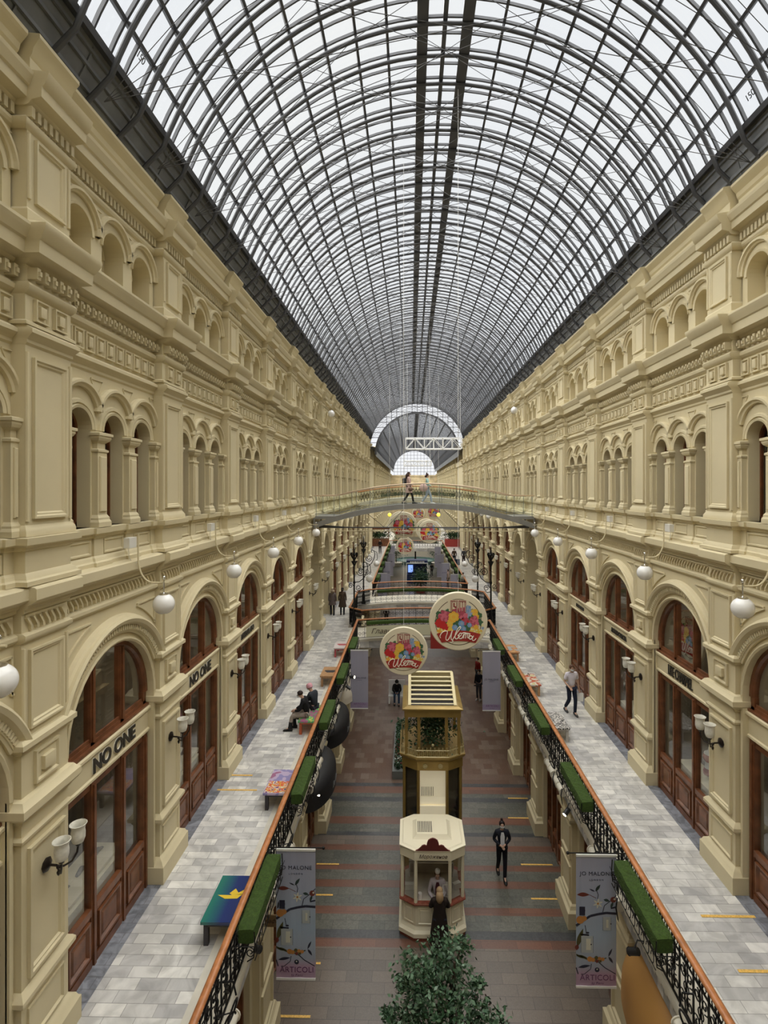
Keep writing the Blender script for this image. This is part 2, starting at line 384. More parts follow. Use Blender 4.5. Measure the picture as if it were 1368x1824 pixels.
def pilaster_mesh(s):
    b = MB(wallT(s)); h = .46; y0, y1 = -h, h
    b.box(y0, y1, 0, .3, WZ, 10.4); uf = -.05
    b.box(y0, y1, uf, .3, 10.3, 13.6); b.box(y0, y1, uf, .3, 13.55, 14.65); b.box(y0+.03, y1-.03, uf, .3, 15.0, 17.1)
    ressaut(b, [(.13, WZ), (.13, 4.16), (.10, 4.19), (.08, 4.24), (.02, 4.28), (0, 4.3)], y0, y1, 0)
    ressaut(b, [(0, 4.93), (.02, 4.95), (.03, 4.98), (.08, 5.02), (.08, 5.08), (.05, 5.12), (0, 5.16)], y0, y1, 0)
    nested(b, y0+.1, y1-.1, 4.36, 4.86, [(0, 0), (0, .02), (.02, .02), (.04, 0)], -.001)
    nested(b, y0+.1, y1-.1, 5.26, 6.96, [(0, 0), (0, .035), (.04, .035), (.06, .02), (.08, .02), (.1, 0)], -.001)
    ressaut(b, [(0, 7.06), (.04, 7.09), (.05, 7.13), (.02, 7.16), (0, 7.16)], y0, y1, 0)
    ressaut(b, [(0, 7.32), (.04, 7.34), (.04, 7.38), (.10, 7.42), (.13, 7.46), (.13, 7.56), (.10, 7.58), (.06, 7.64), (0, 7.66)], y0, y1, 0)
    nested(b, -.24, .24, 7.74, 8.18, [(0, 0), (0, .03), (.03, .03), (.05, .01), (.13, .01), (.13, .06), (.15, .065)], -.001)
    ressaut(b, [(0, 8.22), (.04, 8.25), (.04, 8.29), (.09, 8.31), (.09, 8.38), (.04, 8.42), (0, 8.42)], y0, y1, 0)
    nested(b, y0+.12, y1-.12, 8.52, 9.56, [(0, 0), (0, .03), (.03, .03), (.05, .015), (.07, .015), (.09, 0)], -.001)
    for sg in (-1, 1):
        b.tube([(sg*(h-.03), -.005, 8.5), (sg*(h-.03), -.005, 9.6)], .03, 8)
        b.tube([(sg*(h-.03), uf-.005, 11.25), (sg*(h-.03), uf-.005, 13.45)], .03, 8)
        b.tube([(sg*(h-.06), uf-.005, 15.45), (sg*(h-.06), uf-.005, 16.3)], .028, 8)
    ressaut(b, P_FRB, y0, y1, 0, e=.3); ressaut(b, P_LEDGE, y0, y1, 0, e=.12)
    b.box(y0+.06, y1-.06, -.015, .0, 10.0, 10.03)
    for i in range(7):
        y = y0+.12+.68*i/6
        b.extr([(y-.075, 9.99), (y-.045, 9.99), (y+.03, 9.88), (y+.03, 9.815), (y-.0, 9.83), (y-.0, 9.88)], -.045, .02, lambda t, q, z: (q, t, z))
    ressaut(b, P_PB, y0, y1, uf); ressaut(b, P_PC, y0, y1, uf)
    ressaut(b, [(.05, 11.05), (.05, 11.12), (.02, 11.17), (0, 11.2)], y0, y1, uf)
    nested(b, y0+.12, y1-.12, 11.28, 13.40, [(0, 0), (0, .03), (.03, .03), (.05, .015), (.07, .015), (.09, 0)], uf-.001)
    ressaut(b, P_AR, y0, y1, uf, e=.3); ressaut(b, [(.05, 13.8), (.05, 13.84), (0, 13.87)], y0, y1, uf)
    for yc in (-.19, .19):
        nested(b, yc-.13, yc+.13, 13.88, 14.17, [(0, 0), (0, .035), (.02, .035), (.035, .012), (.075, .012), (.075, .04), (.095, .045)], uf-.001)
    ressaut(b, P_FT, y0, y1, uf, e=.4)
    for i in range(6):
        y = y0+.92*(i+.5)/6; b.box(y-.035, y+.035, uf-.13, uf, 14.40, 14.55); b.box(y-.02, y+.02, uf-.16, uf-.1, 14.44, 14.5)
    ressaut(b, P_CO, y0, y1, uf, e=.42)
    ressaut(b, [(.03, 15.1), (.03, 15.3), (0, 15.34)], y0+.03, y1-.03, uf)
    nested(b, y0+.16, y1-.16, 15.44, 16.28, [(0, 0), (0, .03), (.03, .03), (.05, .015), (.065, .015), (.08, 0)], uf-.001)
    ressaut(b, P_AA, y0, y1, uf)
    for i in range(8):
        y = y0+.92*(i+.5)/8; b.box(y-.032, y+.032, uf-.07, uf, 16.5, 16.64)
    ressaut(b, P_AC, y0, y1, uf, e=.06); ressaut(b, P_TB2, y0+.06, y1-.06, uf, e=.1)
    return b.mesh('pilaster', STUC, ang=35)

def small_window_mesh(s):
    b = MB(wallT(s)); r = .31; w0 = UF+.24; zs = 12.63
    b.mi = 0
    ring(b, [(r+.01, 0), (r+.01, .05), (r-.05, .05), (r-.05, 0)], 0, zs, w0+.03, n=10)
    for sg in (-1, 1): b.box(sg*r-.03 if sg > 0 else -r-.01, r+.01 if sg > 0 else -r+.05, w0-.02, w0+.03, 11.05, zs)
    b.box(-r, r, w0-.02, w0+.03, 11.05, 11.14); b.box(-r, r, w0-.03, w0+.03, zs-.07, zs+.01)
    b.box(-.025, .025, w0-.02, w0+.03, 11.1, zs)
    b.mi = 1; n = 10
    b.quad(*([(-r, w0+.015, 11.1), (r, w0+.015, 11.1)]+[(r*cos(pi*k/n), w0+.015, zs+r*sin(pi*k/n)) for k in range(n+1)]))
    return b.mesh('narrow_window', [WOOD, GLASS])

def shop_parts(s):
    R0 = 1.32; zc = 7.68; w0 = LF+.12; out = {}
    b = MB(wallT(s))
    def fr(y0, y1, z0, z1, d=.09): b.box(y0, y1, w0, w0+d, z0, z1)
    ring(b, [(R0+.01, 0), (R0+.01, .09), (R0-.07, .09), (R0-.10, .06), (R0-.10, 0)], CM, zc, w0+.09, n=24)
    for sg in (-1, 1):
        y = CM+sg*(R0-.05); fr(y-.06, y+.06, 7.4, zc)
        y = CM+sg*.45; zt = zc+sqrt((R0-.06)**2-.45**2); fr(y-.055, y+.055, 7.4, zt, .12); b.box(y-.03, y+.03, w0-.03, w0, 7.5, zt-.05)
    fr(CM-R0, CM+R0, 7.38, 7.5); b.box(CM-R0, CM+R0, w0-.06, w0, 7.38, 7.44)
    for a, c in ((-1.2, -.5), (-.4, .4), (.5, 1.2)): b.box(CM+a, CM+c, w0+.02, w0+.05, 7.5, 7.56)
    out['transom_frame'] = b.mesh('transom_frame', WOOD)
    b = MB(wallT(s))
    fr(CM-R0, CM+R0, 6.74, 6.9)
    for y in (-R0+.07, -.45, .45, R0-.07): b.box(CM+y-.07, CM+y+.07, w0-.02, w0+.1, WZ, 6.9); b.box(CM+y-.03, CM+y+.03, w0-.05, w0, WZ, 6.8)
    for a, c in ((-R0+.14, -.52), (-.38, .38), (.52, R0-.14)):
        fr(CM+a, CM+c, WZ, 4.7)
        b.box(CM+a, CM+c, w0-.03, w0+.06, 4.68, 4.8); b.box(CM+a, CM+c, w0-.03, w0+.06, WZ, WZ+.14)
        nested(b, CM+a+.05, CM+c-.05, WZ+.2, 4.62, [(0, 0), (0, .03), (.04, .03), (.07, 0), (.1, 0), (.13, .02)], w0-.001)
    out['shopfront_frame'] = b.mesh('shopfront_frame', WOOD)
    b = MB(wallT(s)); n = 20
    b.quad(*([(CM-R0, w0+.05, 7.4), (CM+R0, w0+.05, 7.4)]+[(CM+R0*cos(pi*k/n), w0+.05, zc+R0*sin(pi*k/n)) for k in range(n+1)]))
    b.quad((CM-R0, w0+.05, 4.7), (CM+R0, w0+.05, 4.7), (CM+R0, w0+.05, 6.8), (CM-R0, w0+.05, 6.8))
    out['glass_pane'] = b.mesh('glass_pane', GLASS)
    b = MB(wallT(s)); b.mi = 0
    D = 2.4
    b.quad((C0-.3, D, WZ), (C1+.3, D, WZ), (C1+.3, D, 9.3), (C0-.3, D, 9.3))
    for y in (C0-.3, C1+.3): b.quad((y, .34, WZ), (y, D, WZ), (y, D, 9.3), (y, .34, 9.3))
    b.quad((C0-.3, .34, 9.3), (C1+.3, .34, 9.3), (C1+.3, D, 9.3), (C0-.3, D, 9.3))
    b.box(C0+.3, C0+.9, D-.5, D, WZ, 6.6); b.box(C1-1.0, C1-.4, D-.6, D, WZ, 8.0)
    b.mi = 1; b.quad((C0-.3, .34, WZ+.01), (C1+.3, .34, WZ+.01), (C1+.3, D, WZ+.01), (C0-.3, D, WZ+.01))
    b.mi = 2; b.box(CM-.5, CM+.3, 1.0, 1.08, 8.9, 8.95); b.box(C0+.35, C0+.85, D-.52, D-.5, 5.6, 5.64)
    b.mi = 3; b.box(CM-.9, CM+.9, .5, 1.0, WZ, 4.75)
    out['shop_interior'] = b.mesh('shop_interior', [INTR, INTF, SHOPL, CREAM])
    return out

PASS = (5, 6)
wn_ = 0
for s, side in ((-1, 'left'), (1, 'right')):
    W = empty('wall_'+side); tag(W, kind='structure'); off = -.04*s
    W.location = (0, off, 0)
    bm_, bp_, pm_, sw_ = bay_mesh(s), bay_mesh(s, True), pilaster_mesh(s), small_window_mesh(s)
    sp = shop_parts(s)
    ks = [(k, yb(k)) for k in range(KMIN, KMAX)]+[(100+i, y) for i, y in enumerate(SEC2)]
    for k, y in ks:
        o = link('arch_bay', bp_ if k in PASS else bm_, W, (0, y, 0))
        for yc in WINY: link('narrow_window', sw_, o, (0, yc, 0))
    for k, y in ks+[(KMAX, yb(KMAX)), (200, SEC2[-1]+BAY)]: link('pilaster', pm_, W, (0, y, 0))
    # added dark sheets behind the facade that block outside light
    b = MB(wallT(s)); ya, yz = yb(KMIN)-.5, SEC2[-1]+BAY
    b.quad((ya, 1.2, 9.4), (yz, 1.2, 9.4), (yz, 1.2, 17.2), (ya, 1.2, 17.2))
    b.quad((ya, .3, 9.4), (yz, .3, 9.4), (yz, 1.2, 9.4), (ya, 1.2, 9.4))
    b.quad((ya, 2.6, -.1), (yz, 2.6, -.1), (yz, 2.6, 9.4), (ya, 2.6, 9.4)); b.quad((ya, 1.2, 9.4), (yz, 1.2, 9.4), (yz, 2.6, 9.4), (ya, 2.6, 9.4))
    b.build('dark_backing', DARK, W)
    # passage recesses with a plain panelled wall
    b = MB(wallT(s)); ya, yz = yb(5)+.2, yb(7)-.2
    b.quad((ya, 1.9, WZ), (yz, 1.9, WZ), (yz, 1.9, 9.4), (ya, 1.9, 9.4))
    for k in PASS:
        yc = yb(k)+CM
        nested(b, yc-.8, yc+.8, 4.6, 6.5, [(0, 0), (0, .05), (.06, .05), (.1, 0)], 1.899)
        ring(b, [(.8, 0), (.8, .06), (.95, .06), (.95, 0)], yc, 7.5, 1.89); b.box(yc-1.5, yc+1.5, 1.7, 1.9, 6.8, 7.1)
    b.box(ya, yz, 1.75, 1.9, WZ, 4.3)
    b.build('passage_wall', STUC, W)
    for k, y in ks:
        if k in PASS or k >= 100: continue
        wn_ += 1; wd_ = empty('window_%d' % wn_, (0, y+off, 0)); tag(wd_, kind='structure')
        for nm, me in sp.items(): link(nm, me, wd_)
# end wall, and an unseen light stop behind the camera
b = MB(); ye = SEC2[-1]+BAY
b.box(XC-8, XC+8, ye, ye+.4, 0, E+3.2); b.box(XC-5.4, XC+5.4, ye-.12, ye, E+2.9, E+3.2); b.box(XC-5.4, XC+5.4, ye-.1, ye, E+1.2, E+1.4)
b.build('wall_end', mat('end_wall_stucco', (.62, .50, .30), .7, noise=.35, nscale=.8)); tag(bpy.data.objects['wall_end'], kind='structure')
b = MB(); yk = yb(KMIN)-.5; b.box(XC-8.3, XC+8.3, yk-.3, yk, 0, 23); b.build('wall_back', STUC); tag(bpy.data.objects['wall_back'], kind='structure')  # added to stop light leaking in; the real gallery continues here
# crossing beyond the first gallery
for s, side in ((-1, 'left'), (1, 'right')):
    b = MB(wallT(s)); b.box(yb(KMAX)+.46, SEC2[0]-.46, .2, 1.3, 0, 17.2); b.box(yb(KMAX)+.4, SEC2[0]-.4, -.0, 1.3, 14.6, 15.2)
    tag(b.build('trim_%d' % (1 if s < 0 else 2), STUC), kind='structure')

# ------------------------------------------------------------------ floors
# ground floor with cross stripes
gy = [(1824, 1688, 'brown'), (1688, 1672, 'red'), (1672, 1657, 'dark'), (1657, 1629, 'green'), (1629, 1615, 'red'), (1615, 1581, 'green'), (1581, 1568, 'red'),
      (1568, 1550, 'green'), (1550, 1540, 'red'), (1540, 1515, 'green'), (1515, 1505, 'red'), (1505, 1489, 'brown'), (1489, 1482, 'dark'), (1482, 1468, 'green'),
      (1468, 1455, 'red'), (1455, 1428, 'green'), (1428, 1420, 'dark'), (1420, 1413, 'green'), (1413, 1401, 'red'), (1401, 1395, 'dark')]
GM = {'brown': brickmat('granite_brown', (.165, .132, .105), (.125, .104, .086), (.08, .066, .054), .62, .30, .006, .3, vein=.15, vscale=30),
      'red': brickmat('granite_red', (.18, .084, .055), (.135, .070, .05), (.08, .05, .04), .9, .30, .004, .3, vein=.15, vscale=30),
      'green': brickmat('granite_green', (.135, .13, .105), (.092, .095, .08), (.07, .065, .055), .7, .30, .006, .3, vein=.22, vscale=9),
      'dark': brickmat('granite_dark', (.055, .058, .06), (.07, .07, .072), (.05, .05, .05), .9, .30, .004, .3, vein=.2, vscale=9),
      'check': brickmat('granite_check', (.125, .072, .050), (.22, .175, .135), (.10, .065, .05), .34, .42, .003, .3, vein=.15, vscale=20, bias=-.35)}
keys = list(GM); b = MB()
def gband(y0, y1, k): b.mi = keys.index(k); b.quad((XC-6.5, y0, 0), (XC+6.5, y0, 0), (XC+6.5, y1, 0), (XC-6.5, y1, 0))
gd = lambda py: E*F/(py-CY)
gband(yk, gd(1824), 'brown')
for a, c, k in gy: gband(gd(a), gd(c), k)
gband(gd(1395), 37, 'check'); gband(37, 72, 'brown'); gband(72, ye, 'green')
tag(b.build('floor', [GM[k] for k in keys]), kind='structure')
VOIDS = [(yk, 27.6), (30.0, 36.0), (38.6, 70.0), (76, ye)]
b = MB()
def slab(x0, x1, y0, y1, z1=WZ, z0=3.42):
    b.box(x0, x1, y0, y1, z0, z1)
b.mi = 0
for s in (-1, 1):
    xs = sorted((XC+s*RH, XC+s*(HALF+2.5))); slab(xs[0], xs[1], yk, 30.0); 
    xw = sorted((XC+s*4.2, XC+s*(HALF+2.5))); slab(xw[0], xw[1], 30.0, 36.0); slab(xs[0], xs[1], 36.0, ye)
slab(XC-RH, XC+RH, 27.6, 30.0); slab(XC-RH, XC+RH, 36.0, 38.6); slab(XC-RH, XC+RH, 70, 76)
tag(b.build('floor', [MARBLE]), kind='structure')
b = MB()
for s in (-1, 1):
    xa, xb = sorted((XC+s*(HALF-.09), XC+s*(HALF+.2)))
    b.box(xa, xb, yk, 30, WZ, WZ+.004); b.box(xa, xb, 34, ye, WZ, WZ+.004)
    xa, xb = sorted((XC+s*(RH+.05), XC+s*(RH+.22))); b.box(xa, xb, 38.6, 70, WZ, WZ+.004)
tag(b.build('trim_3', [MARBLE_B]), kind='structure')

# ------------------------------------------------------------------ roof
CE = empty('ceiling'); tag(CE, kind='structure')
def rp(phi, r=RR, cx=RXC, cz=RZC): return (cx+r*cos(phi), cz+r*sin(phi))
def arc_tube(r, y, a0, a1, rad, n=28, k=6, cx=RXC, cz=RZC):
    b = MB(); b.tube([(cx+r*cos(a0+(a1-a0)*i/n), 0, cz+r*sin(a0+(a1-a0)*i/n)) for i in range(n+1)], rad, k); return b
RIB = .88; GE = radians(22.5); A0 = radians(11)
A1 = radians(20); foot = RR+.12; pts = [(RXC+foot, 0, 17.66)]+[(RXC+RR*cos(A1+(pi-2*A1)*i/40), 0, RZC+RR*sin(A1+(pi-2*A1)*i/40)) for i in range(41)]+[(RXC-foot, 0, 17.66)]
b = MB(); b.tube(pts, .044, 8)
for i in range(41):
    pass
def flat_arc(b, r0, r1, y0, y1, a0, a1, n=40, cx=RXC, cz=RZC):
    L = []
    for i in range(n+1):
        a = a0+(a1-a0)*i/n; c, s_ = cos(a), sin(a)
        L.append([(cx+r0*c, y0, cz+r0*s_), (cx+r1*c, y0, cz+r1*s_), (cx+r1*c, y1, cz+r1*s_), (cx+r0*c, y1, cz+r0*s_)])
    b.loft(L, True, True, True)
flat_arc(b, RR+.13, RR+.19, -.021, .021, GE, pi-GE)
PUR = [radians(90+sg*(12.6+6.95*k)) for k in range(8) for sg in (-1, 1)]
for a in PUR:
    x0, z0 = rp(a, RR); x1, z1 = rp(a, RR+.15); b.tube([(x0, 0, z0), (x1, 0, z1)], .018, 4)
rib_me = b.mesh('roof_rib', STEEL, ang=35)
b = MB(); flat_arc(b, RR+.14, RR+.20, -.018, .018, GE, pi-GE); bar_me = b.mesh('glazing_bar', STEEL)
b = MB()
for sg in (-1, 1):
    A = radians(90+sg*74)
    p0 = rp(A, RR-.02)
    for t in (-sg*8, -sg*32, -sg*52, sg*22):
        p1 = rp(radians(90+t), RR-.04); b.tube([(p0[0], 0, p0[1]), (p1[0], 0, p1[1])], .0075, 4)
tie_me = b.mesh('tie_rods', STEEL)
YE1 = yb(KMAX)+.4
y = yk+.65; i = 0
while y < YE1:
    link('roof_rib', rib_me, CE, (0, y, 0)); link('glazing_bar', bar_me, CE, (0, y+RIB/2, 0))
    if i % 2 == 0: link('tie_rods', tie_me, CE, (0, y, 0))
    y += RIB; i += 1
def longbeam(a, r0, r1, hw, y0, y1, name, m=STEEL, cx=RXC, cz=RZC):
    b = MB(); c, s_ = cos(a), sin(a); t = (-s_, c)
    P = [(cx+r0*c-t[0]*hw, cz+r0*s_-t[1]*hw), (cx+r0*c+t[0]*hw, cz+r0*s_+t[1]*hw), (cx+r1*c+t[0]*hw, cz+r1*s_+t[1]*hw), (cx+r1*c-t[0]*hw, cz+r1*s_-t[1]*hw)]
    b.extr(P, y0, y1, lambda t_, x, z: (x, t_, z)); return b.build(name, m, CE)
for a in PUR: longbeam(a, RR+.12, RR+.2, .03, yk, YE1, 'purlin')
for sg in (-1, 1): longbeam(radians(90+sg*4.9), RR+.02, RR+.24, .125, yk, YE1, 'ridge_beam')
longbeam(radians(90.0), RR+.05, RR+.2, .05, yk, YE1, 'purlin')
for sg in (-1, 1): longbeam(radians(90+sg*67.3), RR+.08, RR+.26, .05, yk, YE1, 'eaves_beam')
b = MB(); n = 30; L = []
b.loft([[(RXC+(RR+.22)*cos(GE+(pi-2*GE)*i/n), yy, RZC+(RR+.22)*sin(GE+(pi-2*GE)*i/n)) for i in range(n+1)] for yy in (yk, YE1)], False, False, False)
b.build('roof_glass', RGLASS, CE)
for sg in (-1, 1):
    b = MB(); xg, zg = rp(radians(90-sg*67.3), RR+.2)
    xw = XC+sg*(HALF+.25); zw = 17.5
    def lerp(t): return (xg+(xw-xg)*t, zg+(zw-zg)*t)
    (xa, za) = lerp(0); (xb_, zb_) = lerp(1)
    b.quad((xa, yk, za), (xa, YE1, za), (xb_, YE1, zb_), (xb_, yk, zb_))
    b.quad((xb_, yk, zb_), (xb_, YE1, zb_), (XC+sg*(HALF+1.3), YE1, 17.2), (XC+sg*(HALF+1.3), yk, 17.2))
    b.quad((xa, yk, za), (xa, YE1, za), (XC+sg*(HALF+1.3), YE1, za+.1), (XC+sg*(HALF+1.3), yk, za+.1))
    b.quad((XC+sg*(HALF+1.3), yk, za+.1), (XC+sg*(HALF+1.3), YE1, za+.1), (XC+sg*(HALF+1.3), YE1, 17.2), (XC+sg*(HALF+1.3), yk, 17.2))
    for t in (.12, .3, .55, .8):
        x_, z_ = lerp(t); b.box(x_-.02, x_+.02, yk, YE1, z_-.06, z_)
    y = yk
    while y < YE1:
        xm, zm = lerp(.06); xn, zn = lerp(.92)
        b.extr([(xm, zm), (xn, zn), (xn, zn-.05), (xm, zm-.05)], y, y+.03, lambda t_, x, z: (x, t_, z)); y += 1.27
    b.build('gutter_panel', ZINC, CE)
# end lunette of the first vault, then the lower far vault and its lunette
R2, RZ2 = 4.95, E+4.1
def lunette(y, Ro, zo, Ri, zi, zbot, name, sp=.62):
    b = MB()
    x = -6*sp
    while x <= 6*sp*1.5:
        if abs(x) < Ro:
            zt = zo+sqrt(Ro*Ro-x*x); zb_ = zbot
            if Ri and abs(x) < Ri: zb_ = zi+sqrt(Ri*Ri-x*x)
            b.box(RXC+x-.03, RXC+x+.03, y-.03, y+.03, max(zb_, zbot), zt)
        x += sp
    z = zbot
    while z < zo+Ro:
        dz = z-zo; xo = sqrt(max(0, Ro*Ro-dz*dz)); xi = 0
        if Ri and abs(z-zi) < Ri: xi = sqrt(Ri*Ri-(z-zi)**2)
        if xi:
            b.box(RXC-xo, RXC-xi, y-.03, y+.03, z-.03, z+.03); b.box(RXC+xi, RXC+xo, y-.03, y+.03, z-.03, z+.03)
        else: b.box(RXC-xo, RXC+xo, y-.03, y+.03, z-.03, z+.03)
        z += sp
    b.build(name, STEEL, CE)
lunette(YE1, RR, RZC, R2+.1, RZ2, 16.6, 'end_lunette')
b = MB(); flat_arc(b, R2-.02, R2+.2, YE1-.1, YE1+.1, 0, pi, 32, RXC, RZ2); b.build('lunette_arch', STEEL, CE)
b = MB(); flat_arc(b, RR-.05, RR+.25, YE1-.05, YE1+.1, 0, pi, 32, RXC, RZC); b.build('lunette_arch', STEEL, CE)
b = MB(); flat_arc(b, R2-.05, R2+.02, -.03, .03, radians(5), pi-radians(5), 28, RXC, RZ2); rib2 = b.mesh('far_roof_rib', STEEL)
y = YE1+.6
while y < ye: link('far_roof_rib', rib2, CE, (0, y, 0)); y += .84
for k in range(-5, 6): longbeam(radians(90+14*k), R2+.02, R2+.1, .07 if abs(k) else .25, YE1, ye, 'far_purlin', STEEL, RXC, RZ2)
b = MB(); b.loft([[(RXC+(R2+.12)*cos(pi*i/n), yy, RZ2+(R2+.12)*sin(pi*i/n)) for i in range(n+1)] for yy in (YE1, ye)], False, False, False)
b.build('far_roof_glass', RGLASS, CE)
lunette(ye-.05, R2, RZ2, 0, 0, E+3.2, 'far_lunette', .8)
b = MB()
for sg in (-1, 1):
    xa = RXC+sg*(R2+.05); b.quad((xa, YE1, RZ2+.9), (xa, ye, RZ2+.9), (XC+sg*7, ye, 17.2), (XC+sg*7, YE1, 17.2))
    b.quad((xa, YE1, RZ2-.2), (xa, ye, RZ2-.2), (xa, ye, RZ2+.9), (xa, YE1, RZ2+.9))
b.build('far_gutter', ZINC, CE)
NUM = mat('numeral_black', (.02, .02, .02), .5)
for (px, py, sg) in ((251, 103, -1), (1336, 170, 1)):
    me = text_mesh('150', .16, NUM, .003); o = link('roof_numeral', me, CE)
    d = ray(px, py); A_ = d.x*d.x+d.z*d.z; B_ = 2*(-RXC*d.x+(E-RZC)*d.z); C_ = RXC**2+(E-RZC)**2-(RR+.19)**2
    t = (-B_+sqrt(B_*B_-4*A_*C_))/(2*A_); P_ = Vector((0, 0, E))+d*t; o.location = P_
    a = atan2(P_.z-RZC, P_.x-RXC); c, s_ = cos(a), sin(a)
    M_ = Matrix(((0, s_, -c), (1, 0, 0), (0, -c, -s_))) if sg < 0 else Matrix(((0, -s_, -c), (-1, 0, 0), (0, c, -s_)))
    o.rotation_euler = M_.to_euler()
# ------------------------------------------------------------------ ground floor shops and the plaster cornice under the walkway
def gT(s): return lambda y, w, z: (XC+s*(GH+w), y, z)
def ground_pier(s):
    b = MB(gT(s)); h = .5; y0, y1 = -h, h
    b.box(y0, y1, 0, .5, 0, 3.5)
    ressaut(b, [(.14, 0), (.14, .42), (.08, .47), (.05, .55), (0, .58)], y0, y1, 0)
    nested(b, y0+.1, y1-.1, .66, 1.5, [(0, 0), (0, .03), (.05, .03), (.08, 0)], -.001)
    nested(b, y0+.1, y1-.1, 1.7, 2.6, [(0, 0), (0, .03), (.05, .03), (.08, 0)], -.001)
    ressaut(b, [(0, 2.7), (.05, 2.74), (.1, 2.8), (.1, 2.86), (.05, 2.9), (.03, 2.98), (.1, 3.06), (.1, 3.12), (0, 3.16)], y0, y1, 0)
    b.box(y0-.18, y0, .14, .5, 0, 3.3); b.box(y1, y1+.18, .14, .5, 0, 3.3)
    return b.mesh('ground_pier', STUC)
def ground_shop(s):
    b = MB(gT(s)); a, c = .68, BAY-.68
    b.mi = 0; b.box(a, c, .3, .42, 2.9, 3.42)
    n = 4
    for i in range(n+1):
        y = a+(c-a)*i/n; b.box(y-.07, y+.07, .26, .42, 0, 2.95)
    for i in range(n):
        ya, yz = a+(c-a)*i/n+.07, a+(c-a)*(i+1)/n-.07
        b.box(ya, yz, .3, .4, 0, .75); b.box(ya, yz, .3, .4, 2.2, 2.3)
        nested(b, ya+.05, yz-.05, .12, .66, [(0, 0), (0, .03), (.04, .03), (.06, 0)], .299)
    b.mi = 1; b.quad((a, .36, .7), (c, .36, .7), (c, .36, 2.9), (a, .36, 2.9))
    b.mi = 2; b.quad((a-.2, 1.6, 0), (c+.2, 1.6, 0), (c+.2, 1.6, 3.4), (a-.2, 1.6, 3.4))
    for y in (a-.2, c+.2): b.quad((y, .45, 0), (y, 1.6, 0), (y, 1.6, 3.4), (y, .45, 3.4))
    return b.mesh('ground_shopfront', [WOOD, GLASS, INTR])
def cornice_mesh(s):
    """white plaster cornice with a coved underside and rolled volutes, one bay long"""
    b = MB(lambda y, w, z: (XC+s*(RH+w), y, z))
    prof = [(0, 3.84), (-.04, 3.84), (-.06, 3.80), (-.06, 3.72), (.0, 3.70), (.02, 3.62), (.10, 3.52), (.18, 3.44), (.25, 3.34), (.3, 3.2), (.6, 3.2), (.6, 3.84)]
    b.extr(prof, 0, BAY, lambda t, w, z: (t, w, z))
    for yc in (0.0,):
        for dy in (-.62, -.25, .25, .62):
            b.tube([(yc+dy-.16, -.10, 3.72), (yc+dy+.16, -.10, 3.72)], .085, 12)
            b.tube([(yc+dy-.18, -.10, 3.72), (yc+dy-.16, -.10, 3.72)], .11, 12); b.tube([(yc+dy+.16, -.10, 3.72), (yc+dy+.18, -.10, 3.72)], .11, 12)
    for i in range(19): b.box(.1+i*.2, .18+i*.2, -.03, .02, 3.62, 3.70)
    return b.mesh('plaster_cornice', SOFF, ang=40)
for s, side in ((-1, 'left'), (1, 'right')):
    G = empty('wall_ground_'+side); tag(G, kind='structure')
    gp, gs, cm_ = ground_pier(s), ground_shop(s), cornice_mesh(s)
    y = yb(-3)
    allk = [yb(k) for k in range(-3, 32)]
    for k, yy in enumerate(allk):
        link('ground_pier', gp, G, (0, yy, 0)); link('ground_shopfront', gs, G, (0, yy, 0))
        if not (29.0 < yy+1.9 < 36.5) : link('plaster_cornice', cm_, G, (0, yy, 0))

# ------------------------------------------------------------------ balustrades
def spiral(c, r0, r1, a0, turns, n=14):
    return [(c[0]+(r0+(r1-r0)*i/n)*cos(a0+turns*2*pi*i/n), c[1]+(r0+(r1-r0)*i/n)*sin(a0+turns*2*pi*i/n)) for i in range(n+1)]
def iron_panel(L=BAY, units=10):
    """scrollwork in the (y, z) plane at x = 0"""
    b = MB(); zb_, zt = WZ+.06, 4.80
    T = lambda p: [(0, a, c) for a, c in p]
    b.box(-.014, .014, 0, L, zb_-.012, zb_+.012); b.box(-.014, .014, 0, L, zt-.012, zt+.012); b.box(-.012, .012, 0, L, zt-.17, zt-.15)
    u = L/units
    for i in range(units):
        y = u*i; yc = y+u/2
        b.box(-.012, .012, y-.01, y+.01, zb_, zt)
        for sg in (-1, 1):
            b.tube(T(spiral((yc+sg*u*.24, zb_+.2), .105, .02, -sg*pi/2 if sg > 0 else pi/2, 1.4*sg, 12)), .0115, 4)
            b.tube(T(spiral((yc+sg*u*.24, zb_+.58), .105, .02, pi/2 if sg > 0 else -pi/2, 1.4*sg, 12)), .0115, 4)
            b.tube(T([(yc+sg*u*.02, zb_), (yc+sg*u*.12, zb_+.2), (yc+sg*u*.02, zb_+.4), (yc+sg*u*.12, zb_+.6), (yc+sg*.01, zb_+.77)]), .0115, 4)
        b.tube(T([(yc+.07*cos(2*pi*k/10), zb_+.39+.07*sin(2*pi*k/10)) for k in range(10)]), .010, 4, closed=True)
        b.tube(T([(yc+.055*cos(2*pi*k/8)+u*.27*0, zt-.08+.055*sin(2*pi*k/8)) for k in range(8)]), .009, 4, closed=True)
        b.tube(T([(y+.055*cos(2*pi*k/8)+.12, zt-.08+.055*sin(2*pi*k/8)) for k in range(8)]), .009, 4, closed=True)
        b.tube(T([(y+.055*cos(2*pi*k/8)+u-.12, zt-.08+.055*sin(2*pi*k/8)) for k in range(8)]), .009, 4, closed=True)
    return b.mesh('iron_panel', IRON)
IP = iron_panel()
